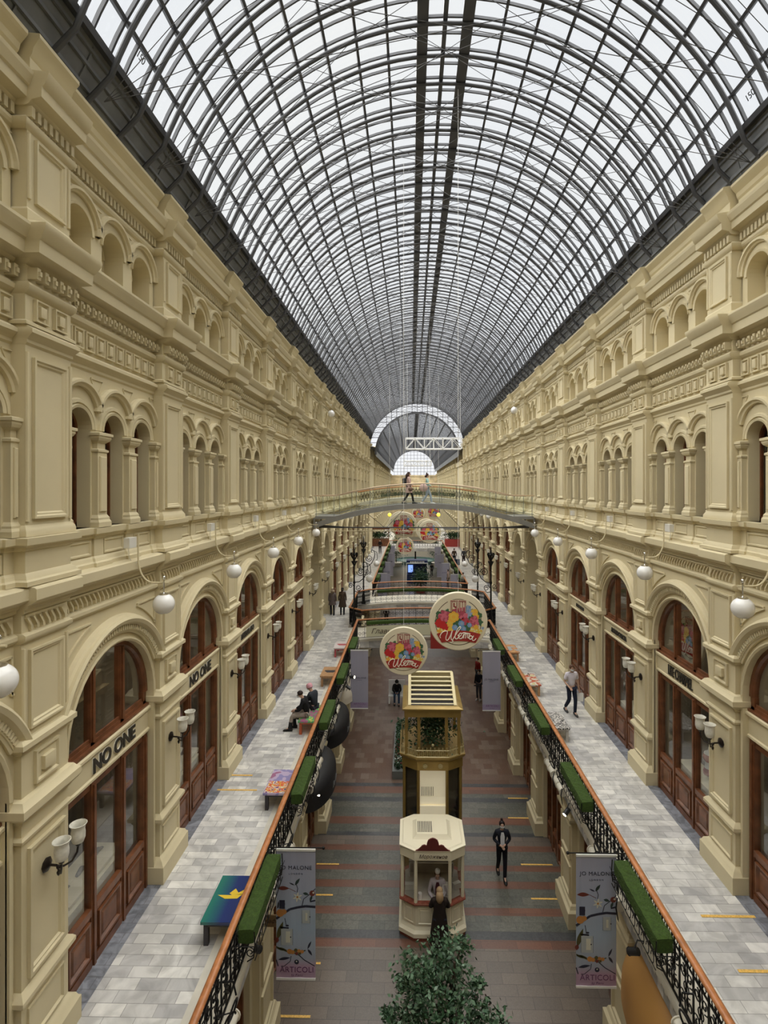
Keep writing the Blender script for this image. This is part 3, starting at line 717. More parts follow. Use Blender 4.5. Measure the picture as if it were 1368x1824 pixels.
def handrail_pts(b, pts):
    for p, q in zip(pts[:-1], pts[1:]):
        p, q = Vector(p), Vector(q); d = (q-p).normalized(); n = Vector((-d.y, d.x, 0))
        sec = [(-.05, 0), (-.06, .025), (-.05, .05), (-.02, .065), (.02, .065), (.05, .05), (.06, .025), (.05, 0)]
        L = [[tuple(P+n*a+Vector((0, 0, c))) for a, c in sec] for P in (p-d*.03, q+d*.03)]
        b.loft(L, True, True, True)
def rail_run(root, p0, p1):
    p0, p1 = Vector(p0), Vector(p1); L = (p1-p0).length; n = max(1, round(L/BAY)); ang = atan2(p1.y-p0.y, p1.x-p0.x)-pi/2
    for i in range(n):
        o = link('iron_panel', IP, root, tuple(p0+(p1-p0)*i/n-Vector((0, 0, 0)))); o.rotation_euler = (0, 0, ang); o.scale = (1, L/n/BAY, 1)
def balustrade(label, pts, group='balustrades round the openings'):
    root = empty('balustrade'); tag(root, label, 'railing', group)
    b = MB(); handrail_pts(b, [(x, y, 4.82) for x, y in pts]); b.build('handrail', RAILW, root, ang=50)
    for p, q in zip(pts[:-1], pts[1:]): rail_run(root, (*p, 0), (*q, 0))
    return root
xl, xr = XC-RH, XC+RH
balustrade('black scrolled iron balustrade with wooden handrail along the near left walkway', [(xl, yb(-3)), (xl, 27.7)])
balustrade('black scrolled iron balustrade with wooden handrail along the near right walkway', [(xr, yb(-3)), (xr, 27.7)])
balustrade('angled iron balustrade round the left end of the opening between the two bridges', [(xl, 29.9), (xl-.75, 30.6), (xl-.75, 35.3), (xl, 36.1)])
balustrade('angled iron balustrade round the right end of the opening between the two bridges', [(xr, 29.9), (xr+.75, 30.6), (xr+.75, 35.3), (xr, 36.1)])
balustrade('iron balustrade along the far left walkway beyond the lamp posts', [(xl, 38.5), (xl, 70)])
balustrade('iron balustrade along the far right walkway beyond the lamp posts', [(xr, 38.5), (xr, 70)])
balustrade('short iron balustrade across the far end of the second opening', [(xl, 70), (xr, 70)])

# walkway level bridges: a gentle arch with its own pair of parapets
def cross_bridge(y0, y1, label, turfy):
    root = empty('crossing_bridge', (XC, 0, 0)); tag(root, label, 'bridge', 'walkway bridges over the opening')
    rise = .16; n = 16; w = RH
    zf = lambda x: rise*(1-(x/w)**2)
    b = MB(); L = []
    for i in range(n+1):
        x = -w+2*w*i/n; zt = WZ+.01+zf(x); zu = 3.25+.35*(1-(x/w)**2)
        L.append([(x, y0, zt), (x, y1, zt), (x, y1, zu), (x, y0, zu)])
    b.loft(L, True, True, True)
    for yy in (y0-.05, y1+.05):
        L = []
        for i in range(n+1):
            x = -w+2*w*i/n; zt = WZ+zf(x); L.append([(x, yy-.06, zt), (x, yy+.06, zt), (x, yy+.06, zt-.12), (x, yy-.06, zt-.12)])
        b.loft(L, True, True, True)
    b.build('deck', SOFF, root)
    for yy in (y0, y1):
        b = MB(); handrail_pts(b, [(-w+2*w*i/n, yy, 4.80+zf(-w+2*w*i/n)) for i in range(n+1)]); b.build('handrail', RAILW, root, ang=50)
        b = MB(lambda x, y, z: (x, y, z+zf(x)))
        m = 18; u = 2*w/m
        for i in range(m):
            x = -w+u*i; xc = x+u/2; zb_ = WZ+.06
            b.box(x-.01, x+.01, yy-.01, yy+.01, zb_, 4.8)
            for sg in (-1, 1):
                b.tube([(q[0], yy, q[1]) for q in spiral((xc+sg*u*.24, zb_+.22), .10, .02, sg*pi/2, -1.4*sg, 10)], .01, 4)
                b.tube([(q[0], yy, q[1]) for q in spiral((xc+sg*u*.24, zb_+.66), .10, .02, sg*pi/2, 1.4*sg, 10)], .01, 4)
            b.box(x, x+u, yy-.012, yy+.012, 4.76, 4.78); b.box(x, x+u, yy-.012, yy+.012, zb_, zb_+.02)
        b.build('iron_parapet', IRON, root)
    if turfy:
        b = MB(); L = []
        for i in range(n+1):
            x = -w+.5+(2*w-1)*i/n; z = 4.62+zf(x); L.append([(x, y0-.32, z), (x, y0-.06, z), (x, y0-.06, z+.14), (x, y0-.32, z+.14)])
        b.loft(L, True, True, True); b.build('turf_strip', TURF, root)
    return root
cross_bridge(27.7, 29.9, 'near walkway bridge with turf strip and cream banner on its parapet', True)
cross_bridge(36.1, 38.5, 'farther walkway bridge with scrolled iron parapet, behind the opening', True)
# banner and round emblem hung on the near bridge
o = MB(); L = []
for i in range(13):
    x = -2.95+3.3*i/12; L.append([(XC+x, 27.28, 4.02+.16*(1-(x/RH)**2)), (XC+x, 27.30, 4.02+.16*(1-(x/RH)**2)), (XC+x, 27.30, 4.56+.16*(1-(x/RH)**2)), (XC+x, 27.28, 4.56+.16*(1-(x/RH)**2))])
o.loft(L, True, True, True); bn = o.build('banner', mat('banner_cream', (.62, .60, .42), .6)); tag(bn, 'long cream banner with brown script on the parapet of the near bridge', 'banner')
BRN = mat('script_brown', (.06, .035, .015), .6)
t_ = link('banner_lettering', text_mesh('Главный', .36, BRN, .004, .35), bn, (XC-1.95, 27.27, 4.36)); t_.rotation_euler = (pi/2, 0, 0)
REDM = mat('emblem_red', (.30, .03, .025), .5); REDD = mat('sign_dark_red', (.22, .02, .02), .5)
o = MB(); o.box(XC+.35, XC+2.2, 27.24, 27.28, 3.5, 4.75); em = o.build('banner', REDM); tag(em, 'square red banner with round white emblem on the near bridge', 'banner')
def arch_letters(size, m, ex=.004):
    """the tall three letters of the shop emblem, drawn as ribbed strokes"""
    b = MB(); h = size
    def st(x0, x1, z0, z1): b.box(x0, x1, -ex, ex, z0, z1)
    x0 = -h*.67
    def bx(a0, a1, c0, c1): st(x0+a0*h, x0+a1*h, c0*h, c1*h)
    bx(0, .15, 0, 1); bx(.15, .44, .86, 1)
    bx(.24, .36, .42, .80); bx(.36, .48, .36, .50); bx(.48, .62, -.12, 1); bx(.30, .48, -.12, -.01)
    bx(.70, .84, 0, 1); bx(.84, 1.32, .86, 1); bx(.96, 1.08, .06, .86); bx(1.19, 1.33, -.04, .86)
    return b.mesh('emblem_letters', m)
b = MB(); b.lathe([(.40, 0), (.44, 0), (.44, .012), (.40, .012), (.40, 0)], (XC+1.27, 27.22, 4.18), 28, 'y', False); b.build('emblem_ring', WHITE, em)
b = MB(); b.box(XC+1.1, XC+1.44, 27.225, 27.24, 3.92, 4.2); b.build('emblem_figure', WHITE, em)
t_ = link('emblem_letters', arch_letters(.22, WHITE), em, (XC+1.27, 27.23, 4.28))

# ------------------------------------------------------------------ turf boxes on the balustrades
def turf_mesh(L):
    b = MB(); R_ = .27/2; n = 20
    bm = bmesh.new(); 
    nx, ny, nz = 6, 24, 5
    prof = []
    for k in range(17):
        a = 2*pi*k/16; sx = max(-1, min(1, 1.35*cos(a))); sz = max(-1, min(1, 1.35*sin(a))); prof.append((R_*sx, .12*sz))
    prof = prof[:-1]; rnd = random.Random(int(L*100)); loops = []
    for j in range(ny+1):
        t = j/ny; y = L*t; sc = 1 if 0 < j < ny else .9
        loops.append([(x*sc+rnd.uniform(-.006, .006), y+rnd.uniform(-.01, .01)*(0 < j < ny), z*sc+rnd.uniform(-.006, .006)) for x, z in prof])
    b.loft(loops, True, True, True)
    for i in range(2600):                                  # blades standing off the surface
        y = rnd.uniform(0, L); a = rnd.uniform(-.35, pi+.35); sx = max(-1, min(1, 1.35*cos(a))); sz = max(-1, min(1, 1.35*sin(a)))
        x, z = R_*sx, .12*sz; dx, dz = cos(a)*.018, sin(a)*.018
        w = .004; b.add([(x, y-w, z), (x, y+w, z), (x+dx+rnd.uniform(-.006, .006), y+rnd.uniform(-.008, .008), z+dz)], [(0, 1, 2)])
    return b.mesh('turf', TURF)
def basket_mesh(L, sg):
    b = MB(); T = lambda p, y: [(a, y, c) for a, c in p]
    for y in (-.03, L+.03):
        for q in (-1, 1):
            b.tube(T(spiral((q*.075, -.22), .08, .02, pi/2, -q*1.5, 14), y), .009, 4)
            b.tube(T([(q*.14, .1), (q*.15, -.1), (q*.13, -.3), (q*.03, -.36)], y), .010, 4)
        b.tube([(-.14, y, -.13), (.14, y, -.13)], .01, 4)
    for x in (-.15, .15): b.tube([(x, -.03, -.13), (x, L+.03, -.13)], .009, 4)
    b.tube([(sg*.15, -.03, -.34), (sg*.15, L+.03, -.34)], .009, 4)
    n = int(L/.16)
    for i in range(n):
        y = L*(i+.5)/n
        b.tube([(sg*.15, y+.05*cos(t), -.235+.09*sin(t)) for t in [2*pi*k/9 for k in range(8)]], .007, 4)
        b.tube([(sg*.15, y+.08, -.13), (sg*.18, y+.05, -.05), (sg*.20, y+.08, .0)], .006, 4)
    return b.mesh('iron_basket', IRON)
TL = 1.72
TM = turf_mesh(TL)
def boxstart(d): return d
PXL = [(8.26, 1), (11.93, 1), (15.6, 1), (19.25, 1), (22.95, 1)]
PXR = [(8.2, 1), (11.75, 1), (15.4, 1), (19.1, 1), (22.8, 1)]
for s, side, lst in ((-1, 'left', PXL), (1, 'right', PXR)):
    bk = basket_mesh(TL, -s)
    far = [(41+3.8*i, 1) for i in range(7)]
    for i, (y, _) in enumerate(lst+far):
        if i >= 5: y = y
        r = empty('turf_planter', (XC+s*(RH-.21), y, 4.70))
        wh = ORD[i] if i < 5 else ORD[i-5]
        tag(r, ('green turf box on the near %s balustrade, %s from the camera' if i < 5 else 'small dark green turf box on the far %s balustrade, %s beyond the lamp posts') % (side, wh), 'planter', 'turf boxes hung on the balustrades')
        link('turf', TM, r); link('iron_basket', bk, r)
# big iron scroll brackets between the boxes, hanging off the cornice
def bracket_mesh(sg):
    b = MB()
    for y in (0, .78):
        x = sg*.2
        b.tube([(x+sg*.06*cos(t_*.3), y+a, 4.12+c) for t_, (a, c) in enumerate(spiral((0, 0), .035, .25, .4, 1.45, 26))], .015, 5)
        b.tube([(x*.1, y+.2, 4.42), (x*.7, y+.28, 4.36), (x, y+.24, 4.2)], .014, 5)
        b.tube([(x, y-.2, 3.98), (x+sg*.06, y-.3, 3.86), (x+sg*.04, y-.34, 3.68), (x, y-.26, 3.58)], .014, 5, taper=[1, 1.1, .8, .3])
        b.tube([(x, y+.06, 4.12), (sg*-.05, y+.0, 4.1)], .012, 4)
    return b.mesh('scroll_bracket', IRON)
for s, side, lst in ((-1, 'left', PXL), (1, 'right', PXR)):
    bm2 = bracket_mesh(-s)
    for i, (y, _) in enumerate(lst[:5]):
        o = link('scroll_bracket', bm2, None, (XC+s*RH, y-1.45, 0))
        tag(o, 'large black iron scroll bracket beside the %s turf box on the %s side' % (ORD[i], side), 'bracket', 'iron scroll brackets on the cornice')

# ------------------------------------------------------------------ shop signs on the sign bands
SGN = mat('sign_letter_dark', (.03, .026, .02), .45); SGE = mat('sign_letter_edge', (.75, .73, .66), .4)
def shop_sign(s, k, txt, size, bold, label, sx=1, two=False):
    T = link('shop_sign', text_mesh(txt, size, SGN, .012, 0, bold=bold, sx=sx), None)
    T.location = (XC+s*(HALF+LF+.06), yb(k)+CM-.04*s+.12, 7.115)
    T.rotation_euler = (pi/2, 0, pi/2 if s < 0 else -pi/2)
    if s < 0: pass
    tag(T, label, 'sign')
    if two:
        e = link('letter_sides', text_mesh(txt, size, SGE, .03, 0, bold=bold+.004, sx=sx), T); e.location = (0, 0, -.035)
    return T
shop_sign(-1, 0, 'NO ONE', .335, .010, 'dark raised shop lettering reading NO ONE over the nearest left shop window', 1.0, True)
shop_sign(-1, 1, 'NO ONE', .335, .010, 'dark raised shop lettering reading NO ONE over the second left shop window', 1.0, True)
shop_sign(-1, 2, 'MARMALATO', .24, .01, 'small dark shop lettering over the third left shop window', .9, True)
shop_sign(1, 1, 'LISE CHARMEL', .36, .0, 'thin dark lettering reading LISE CHARMEL over a right shop window', .50)
shop_sign(1, 2, 'AGNES GARCIA', .2, .004, 'small dark shop lettering over the right window beyond LISE CHARMEL', .85)
shop_sign(1, 3, 'RENE LEZARD', .17, .004, 'small dark shop lettering over the narrower right window farther along', .85)

# ------------------------------------------------------------------ globe lamps on the walls
def globe_lamp(s, proj=.46):
    """origin at the middle of the globe; wall to the side s"""
    b = MB(); r = .185; pr = []
    for i in range(13):
        a = -radians(62)+radians(62+60)*i/12; pr.append((r*cos(a), r*sin(a)))
    b.lathe([(.0, pr[0][1])]+pr+[(.07, pr[-1][1]+.01), (0, pr[-1][1]+.01)], n=24); g = b.mesh('globe', OPAL, ang=60)
    b = MB(); b.lathe([(0, .165), (.085, .165), (.08, .185), (.03, .20), (.012, .21), (.012, .36), (.022, .37), (.022, .39), (0, .39)], n=10)
    b.sphere((0, 0, .47), .032); b.lathe([(.012, .37), (.012, .45)], n=6); f = b.mesh('fitting', CHROME, ang=50)
    pts = [(-s*.09, 0, .375), (0, 0, .375), (s*.2, 0, .38)]
    for i in range(1, 9):
        a = -pi/2+pi/2*i/8; pts.append((s*(.2+(proj-.2)*sin(pi/2*i/8)), 0, .38+.42*(1-cos(pi/2*i/8))))
    pts += [(s*proj, 0, 1.25)]
    b = MB(); b.tube(pts, .016, 6); a_ = b.mesh('arm', STUC, True)
    b = MB(); b.box(min(s*proj, s*(proj+.10)), max(s*proj, s*(proj+.10)), -.30, -.06, 1.02, 1.20)
    b.tube([(s*(proj+.07), -.2, 1.02), (s*(proj+.08), -.16, .85), (s*(proj+.08), -.05, .74), (s*(proj+.02), 0, .74)], .006, 4)
    x = b.mesh('junction_box', mat('box_white', (.66, .64, .58), .5) if 'box_white' not in bpy.data.materials else bpy.data.materials['box_white'])
    return g, f, a_, x
for s, side in ((-1, 'left'), (1, 'right')):
    G = globe_lamp(s, .46)
    x = XC+s*(HALF-.62)
    ys = [9.42-.1*s*0+3.82*i for i in range(-1, 5)]
    if s > 0: ys = [8.98+3.85*i for i in range(0, 5)]
    else: ys = [5.7, 9.52, 13.3, 17.1, 20.9, 24.8]
    for i, y in enumerate(ys+[39+3.8*j for j in range(4)]):
        nn = len(ys); r = empty('globe_lamp', (x, y+.0175*x+(.2 if s > 0 else 0), 9.62))
        tag(r, 'white globe lamp on a curved arm, %s wall, %s %s' % (side, ORD[i] if i < nn else ORD[i-nn], 'from the camera' if i < nn else 'past the glass bridge'), 'lamp', 'globe lamps along the walls')
        for nm, me in zip(('globe', 'fitting', 'arm', 'junction_box'), G):
            if i < nn or nm != 'junction_box': link(nm, me, r)
for i, (px, py) in enumerate(((590, 737), (916, 731))):
    d = 29; p = at_y(px, py, d); s = -1 if i == 0 else 1
    r = empty('globe_lamp', tuple(p)); tag(r, 'lone white globe lamp high on the %s wall below the roof' % ('left' if i == 0 else 'right'), 'lamp')
    G = globe_lamp(s, abs(p.x-XC-s*(HALF))); [link(nm, me, r) for nm, me in zip(('globe', 'fitting', 'arm'), G)]

# ------------------------------------------------------------------ twin tulip sconces on the piers
def sconce_meshes(s):
    """origin on the pier face; the light stands off towards -s; two arms spread along y"""
    b = MB(); b.lathe([(0, 0), (.09, 0), (.10, -.02), (.085, -.035), (.05, -.045), (.03, -.06), (0, -.06)], (0, 0, 0), 8, 'x') if s > 0 else b.lathe([(0, 0), (.09, 0), (.10, .02), (.085, .035), (.05, .045), (.03, .06), (0, .06)], (0, 0, 0), 8, 'x')
    b.tube([(0, 0, 0), (-s*.16, 0, -.01)], .016, 6); b.sphere((-s*.18, 0, -.03), .03, 8, 6); b.lathe([(.0, -.16), (.02, -.13), (.026, -.1), (.01, -.07), (.01, -.03)], (-s*.18, 0, 0), 8)
    for q in (-1, 1):
        b.tube([(-s*.16, 0, -.02), (-s*.22, q*.05, -.05), (-s*.29, q*.12, -.03), (-s*.33, q*.17, .06), (-s*.34, q*.18, .16)], .014, 6)
        b.lathe([(.012, .14), (.035, .16), (.04, .19), (.02, .2)], (-s*.34, q*.18, 0), 10)
    arm = b.mesh('bracket', BRZ, ang=40)
    out = []
    for q in (-1, 1):
        b = MB(); pr = [(.03, .18), (.07, .20), (.09, .26), (.092, .33), (.085, .38), (.092, .42), (.115, .455), (.108, .458), (.085, .42), (.078, .38), (.084, .33), (.082, .27), (.06, .21), (.0, .20)]
        b.lathe(pr, (-s*.34, q*.18, 0), 14, cap=False); out.append(b.mesh('tulip_shade', ALAB, ang=60))
    return arm, out
for s, side in ((-1, 'left'), (1, 'right')):
    arm, sh = sconce_meshes(s); n = 0
    for k in list(range(0, 8))+list(range(8, 13)):
        y = yb(k)-.04*s; r = empty('wall_sconce', (XC+s*HALF, y, 6.50))
        tag(r, 'black iron sconce with two frosted tulip shades on the %s %s pier' % (ORD[k], side), 'lamp', 'twin tulip sconces on the piers')
        link('bracket', arm, r); [link('tulip_shade', m_, r) for m_ in sh]
# ------------------------------------------------------------------ glass bridge at the window storey
def glass_bridge():
    yc = 28.15; wd_ = 1.05; root = empty('glass_footbridge', (XC, yc, 0)); hw = HALF-.1
    tag(root, 'arched grey steel footbridge with glass balustrades high across the gallery', 'bridge')
    rise = .62; z0 = 10.26
    zf = lambda x: z0+rise*(1-(x/hw)**2) if abs(x) < hw else z0
    def zd(x):       # flat landings, arched middle
        t = max(0, 1-abs(x)/(hw*.80)); return z0+rise*(1-(1-t)**2) if abs(x) < hw*.8 else z0
    n = 32; b = MB()
    xs = [-hw+2*hw*i/n for i in range(n+1)]
    b.loft([[(x, -wd_, zd(x)), (x, wd_, zd(x)), (x, wd_, zd(x)-.06), (x, -wd_, zd(x)-.06)] for x in xs], True, True, True)
    b.build('deck', GREYM, root)
    lower = lambda x: z0-.62+1.02*(1-(x/hw)**2)
    for q in (-1, 1):
        b = MB(); b.loft([[(x, q*wd_-.07, lower(x)+.26), (x, q*wd_+.07, lower(x)+.26), (x, q*wd_+.07, lower(x)), (x, q*wd_-.07, lower(x))] for x in xs], True, True, True)
        b.loft([[(x, q*wd_-.05, max(zd(x)-.06, lower(x)+.2)), (x, q*wd_+.05, max(zd(x)-.06, lower(x)+.2)), (x, q*wd_+.05, zd(x)-.14), (x, q*wd_-.05, zd(x)-.14)] for x in xs], True, True, True)
        for i in range(0, n+1, 2):
            x = xs[i]
            if lower(x)+.26 < zd(x)-.1: b.box(x-.04, x+.04, q*wd_-.04, q*wd_+.04, lower(x)+.1, zd(x)-.05)
        for i in range(0, n+1, 2): x = xs[i]; b.box(x-.012, x+.012, q*wd_-.085, q*wd_+.085, lower(x)-.01, lower(x)+.27)
        b.build('arched_girder', GREYM, root)
        b = MB(); b.tube([(x, q*wd_, zd(x)+1.05) for x in xs], .028, 8); b.build('handrail', mat('brass_rail', (.55, .42, .28), .3, metal=.4) if q < 0 else bpy.data.materials['brass_rail'], root, True)
        b = MB(); m = 12
        for i in range(m+1):
            x = -hw+.1+(2*hw-.2)*i/m; b.box(x-.012, x+.012, q*wd_-.02, q*wd_+.02, zd(x)-.05, zd(x)+1.03)
        b.tube([(x, q*wd_, zd(x)+.12) for x in xs], .012, 5)
        b.build('balusters', GREYM, root)
        b = MB(); b.loft([[(x, q*wd_-.03, zd(x)+.03), (x, q*wd_-.03, zd(x)+.98)] for x in xs], False, False, False); b.build('glass_balustrade', BGLASS, root)
    b = MB(); zt = E-(938-CY)*28.1/F
    b.tube([(-hw+.9, -.7, zt+.02), (-hw+1.4, -.7, zt), (hw-1.4, -.7, zt), (hw-.9, -.7, zt+.02)], .035, 6)
    for sg in (-1, 1): b.loft([[(sg*(hw-.2), -.7-.12, zt+.14), (sg*(hw-.2), -.7+.12, zt+.14), (sg*(hw-.2), -.7+.12, zt-.02), (sg*(hw-.2), -.7-.12, zt-.02)], [(sg*(hw-1.5), -.7-.04, zt+.04), (sg*(hw-1.5), -.7+.04, zt+.04), (sg*(hw-1.5), -.7+.04, zt-.04), (sg*(hw-1.5), -.7-.04, zt-.04)]])
    for sg in (-1, 1): b.tube([(sg*1.9, -.7, zt), (sg*1.0, -.7, lower(1.0))], .012, 4); b.tube([(sg*2.0, -.7, zt), (sg*2.9, -.7, lower(2.9))], .012, 4)
    b.build('tie_cable', STEEL, root)
    b = MB(); zt -= .16; b.tube([(-hw+.2, -1.0, zt), (hw-.2, -1.0, zt)], .022, 6); b.build('cross_pipe', STUC, root)
    return root
glass_bridge()
# iron footbridge farther off with flowers along it
root = empty('iron_footbridge', (XC, 51, 0)); tag(root, 'distant iron footbridge with orange wooden rail seen behind the glass bridge', 'bridge')
b = MB(); n = 20; hw = HALF; xs = [-hw+2*hw*i/n for i in range(n+1)]; zd = lambda x: 10.30+.55*(1-(x/hw)**2)
b.loft([[(x, -1.4, zd(x)), (x, 1.4, zd(x)), (x, 1.4, zd(x)-.3), (x, -1.4, zd(x)-.3)] for x in xs], True, True, True); b.build('deck', SOFF, root)
b = MB()
for yy in (-1.4, 1.4):
    for i in range(40):
        x = -hw+.14+(2*hw-.28)*i/39; b.tube([(x+.11*cos(t), yy, zd(x)+.5+.3*sin(t)) for t in [2*pi*k/8 for k in range(8)]], .016, 4, True)
        b.box(x-.01, x+.01, yy-.01, yy+.01, zd(x), zd(x)+1)
b.build('iron_parapet', IRON, root)
b = MB()
for yy in (-1.4, 1.4): b.tube([(x, yy, zd(x)+1.03) for x in xs], .05, 6)
b.build('handrail', mat('orange_wood', (.55, .22, .08), .4), root)
rnd = random.Random(3); b = MB()
for i in range(1500):
    x = rnd.uniform(-hw*.6, hw*.6); c = (x, -1.6+rnd.uniform(-.12, .12), zd(x)+.35+rnd.uniform(-.15, .15)); r_ = .06
    b.add([(c[0]-r_, c[1], c[2]), (c[0]+r_*.5, c[1]+r_, c[2]+r_*.4), (c[0], c[1]-.3*r_, c[2]+r_)], [(0, 1, 2)])
b.build('foliage', LEAFM, root)

# ------------------------------------------------------------------ suspended round signs
SG_CR = mat('sign_cream', (.74, .67, .50), .45); SG_PK = mat('sign_peach', (.80, .62, .46), .5)
FL = {'red': (.52, .02, .02), 'pink': (.60, .14, .20), 'rose': (.42, .07, .11), 'yellow': (.78, .42, .05), 'gold': (.75, .50, .07), 'blue': (.17, .32, .55), 'lilac': (.30, .38, .52), 'green': (.05, .13, .06), 'lemon': (.72, .68, .35)}
FM = {k: mat('flower_'+k, v, .6) for k, v in FL.items()}
def round_sign_meshes():
    R = .75; out = []
    b = MB(); b.lathe([(0, -.06), (R-.02, -.06), (R, -.04), (R, .04), (R-.02, .06), (0, .06)], n=56, axis='y', cap=False); out.append(('disc', b.mesh('disc', SG_CR, ang=35)))
    # origin at the centre, printed face towards -y; u = right, v = up, in units of R
    y0 = -.064
    def P(u, v, k=0): return (u*R, y0-k*.0008, v*R)
    b = MB(); r1 = .76
    for r, w_ in ((.77, .02),):
        n = 60
        for i in range(n):
            a0_, a1_ = 2*pi*i/n, 2*pi*(i+1)/n
            b.quad(P(r*cos(a0_), r*sin(a0_)-.02), P(r*cos(a1_), r*sin(a1_)-.02), P((r+w_)*cos(a1_), (r+w_)*sin(a1_)-.02), P((r+w_)*cos(a0_), (r+w_)*sin(a0_)-.02))
    out.append(('thin_ring', b.mesh('thin_ring', BRN)))
    # bouquet: clusters of petals, positions after the print
    ks = list(FL); b = MB(); rnd = random.Random(5)
    def blob(u, v, r, key, petals=7, k=2):
        b.mi = ks.index(key); pts = []
        for i in range(petals*4):
            a = 2*pi*i/(petals*4); rr = r*(1-.16*(i % 4 == 0)); pts.append(P(u+rr*cos(a), v+rr*sin(a), k))
        b.quad(*pts)
    def cluster(u, v, r, key, n, k=3, key2=None):
        blob(u, v, r*.8, key, k=k)
        for i in range(n):
            a = 2*pi*i/n+rnd.random()*.5; q = r*rnd.uniform(.45, .85); blob(u+q*cos(a), v+q*sin(a), r*rnd.uniform(.28, .4), key2 if key2 and i % 2 else key, 5, k+1+i*.25)
    cluster(0, .0, .5, 'green', 16, 1); cluster(-.5, .1, .3, 'green', 8, 1); cluster(.5, .1, .3, 'green', 8, 1); cluster(-.68, .2, .1, 'green', 4, 1); cluster(.72, -.02, .12, 'green', 5, 1); cluster(-.3, .33, .16, 'green', 5, 1)
    cluster(.32, .42, .13, 'lilac', 9, 4, 'blue'); cluster(.38, .3, .12, 'lilac', 8, 4); cluster(.3, .18, .07, 'lilac', 5, 4)
    cluster(.56, .32, .14, 'yellow', 8, 4, 'gold'); cluster(.62, .18, .10, 'yellow', 6, 4)
    cluster(-.46, .18, .2, 'pink', 10, 5, 'rose'); cluster(.12, .28, .22, 'rose', 10, 5, 'pink'); cluster(-.1, .34, .12, 'rose', 6, 5); cluster(.22, .04, .15, 'rose', 8, 6, 'red')
    cluster(.52, .0, .2, 'pink', 11, 6, 'rose'); cluster(-.6, -.05, .19, 'red', 8, 6); cluster(-.45, -.2, .17, 'red', 7, 6)
    cluster(-.29, -.06, .13, 'gold', 8, 8, 'yellow'); cluster(-.25, -.25, .12, 'gold', 7, 8)
    blob(-.16, .16, .19, 'yellow', 6, 12); blob(-.16, .16, .13, 'gold', 6, 13); blob(-.16, .16, .07, 'yellow', 5, 14)
    for u, v, r in ((.1, -.07, .11), (-.12, -.2, .1), (.17, -.25, .1), (.38, -.12, .08)): blob(u, v, r, 'blue', 7, 12); blob(u+.02, v+.01, r*.5, 'lilac', 5, 13)
    cluster(-.62, -.33, .13, 'yellow', 9, 10, 'lemon'); cluster(-.48, -.36, .1, 'gold', 8, 10, 'lemon'); cluster(.5, -.3, .13, 'gold', 8, 10, 'lemon'); cluster(.68, -.33, .12, 'gold', 8, 10, 'lemon'); cluster(.6, -.2, .1, 'yellow', 6, 10)
    blob(.83, -.22, .05, 'lilac', 5, 4); blob(.82, -.12, .04, 'lemon', 5, 4); blob(-.22, .42, .06, 'lemon', 5, 6); blob(-.28, .39, .05, 'lemon', 5, 6)
    out.append(('bouquet_print', b.mesh('bouquet_print', [FM[k] for k in ks])))
    b = MB(); b.extr([(-.36*R, .20*R), (.36*R, .20*R), (.36*R, .74*R), (-.36*R, .74*R)], -.0665, -.0655, lambda t, x, z: (x, t, z)); out.append(('letter_plate', b.mesh('letter_plate', FM['lemon'] if False else SG_CR)))
    b = MB(); n = 16; L = []
    for i in range(n+1):
        u = -.74+1.5*i/n; t = (u/.75); v0 = -.30-.12*t*t; L.append((u, v0))
    for (u0, v0), (u1, v1) in zip(L[:-1], L[1:]):
        f = lambda u: u*.77
        b.quad(P(f(u0), v0-.36+.06*(u0/.75)**2, 16), P(f(u1), v1-.36+.06*(u1/.75)**2, 16), P(u1, v1, 16), P(u0, v0, 16))
    out.append(('ribbon', b.mesh('ribbon', mat('ribbon_red', (.36, .03, .025), .5))))
    me = arch_letters(.30, REDD, .002); out.append(('letters', me))
    b = MB(); h = .30; x0 = -h*.67
    for a0_, c0_, c1_ in ((.07, .05, .93), (.55, -.05, .95), (.77, .05, .93), (1.02, .1, .82), (1.26, .02, .82)): b.box(x0+a0_*h-.006, x0+a0_*h+.006, -.074, -.072, .24+c0_*h, .24+c1_*h)
    b.box(x0+.12*h, x0+.42*h, -.074, -.072, .24+.92*h, .24+.94*h); b.box(x0+.82*h, x0+1.3*h, -.074, -.072, .24+.92*h, .24+.94*h)
    out.append(('letter_inline', b.mesh('letter_inline', SG_CR)))
    SPT = [[(300, 1020), (288, 985), (318, 925), (375, 885), (430, 882), (432, 930), (408, 1000), (412, 1055), (445, 1062), (490, 990), (535, 870)],
       [(538, 865), (518, 950), (512, 1030), (535, 1060), (575, 1000), (640, 900), (698, 820), (700, 795), (668, 805), (620, 880), (590, 980), (604, 1035), (645, 1028), (662, 985), (645, 955)],
       [(528, 1055), (548, 1085), (520, 1118), (490, 1108)], [(645, 955), (680, 985), (715, 960), (716, 925), (690, 922), (668, 965), (676, 1020), (712, 1032), (742, 1005), (768, 935)],
       [(768, 935), (762, 1025)], [(768, 965), (795, 925), (808, 940), (800, 1025)], [(803, 965), (830, 925), (846, 940), (842, 1005), (868, 1012), (885, 960)], [(725, 930), (770, 912), (830, 922), (895, 935)],
       [(892, 930), (872, 985), (885, 1040), (925, 1030), (932, 985), (900, 972), (885, 990)], [(965, 970), (938, 1030), (950, 1072), (985, 1060), (1015, 1025)]]
    b = MB()
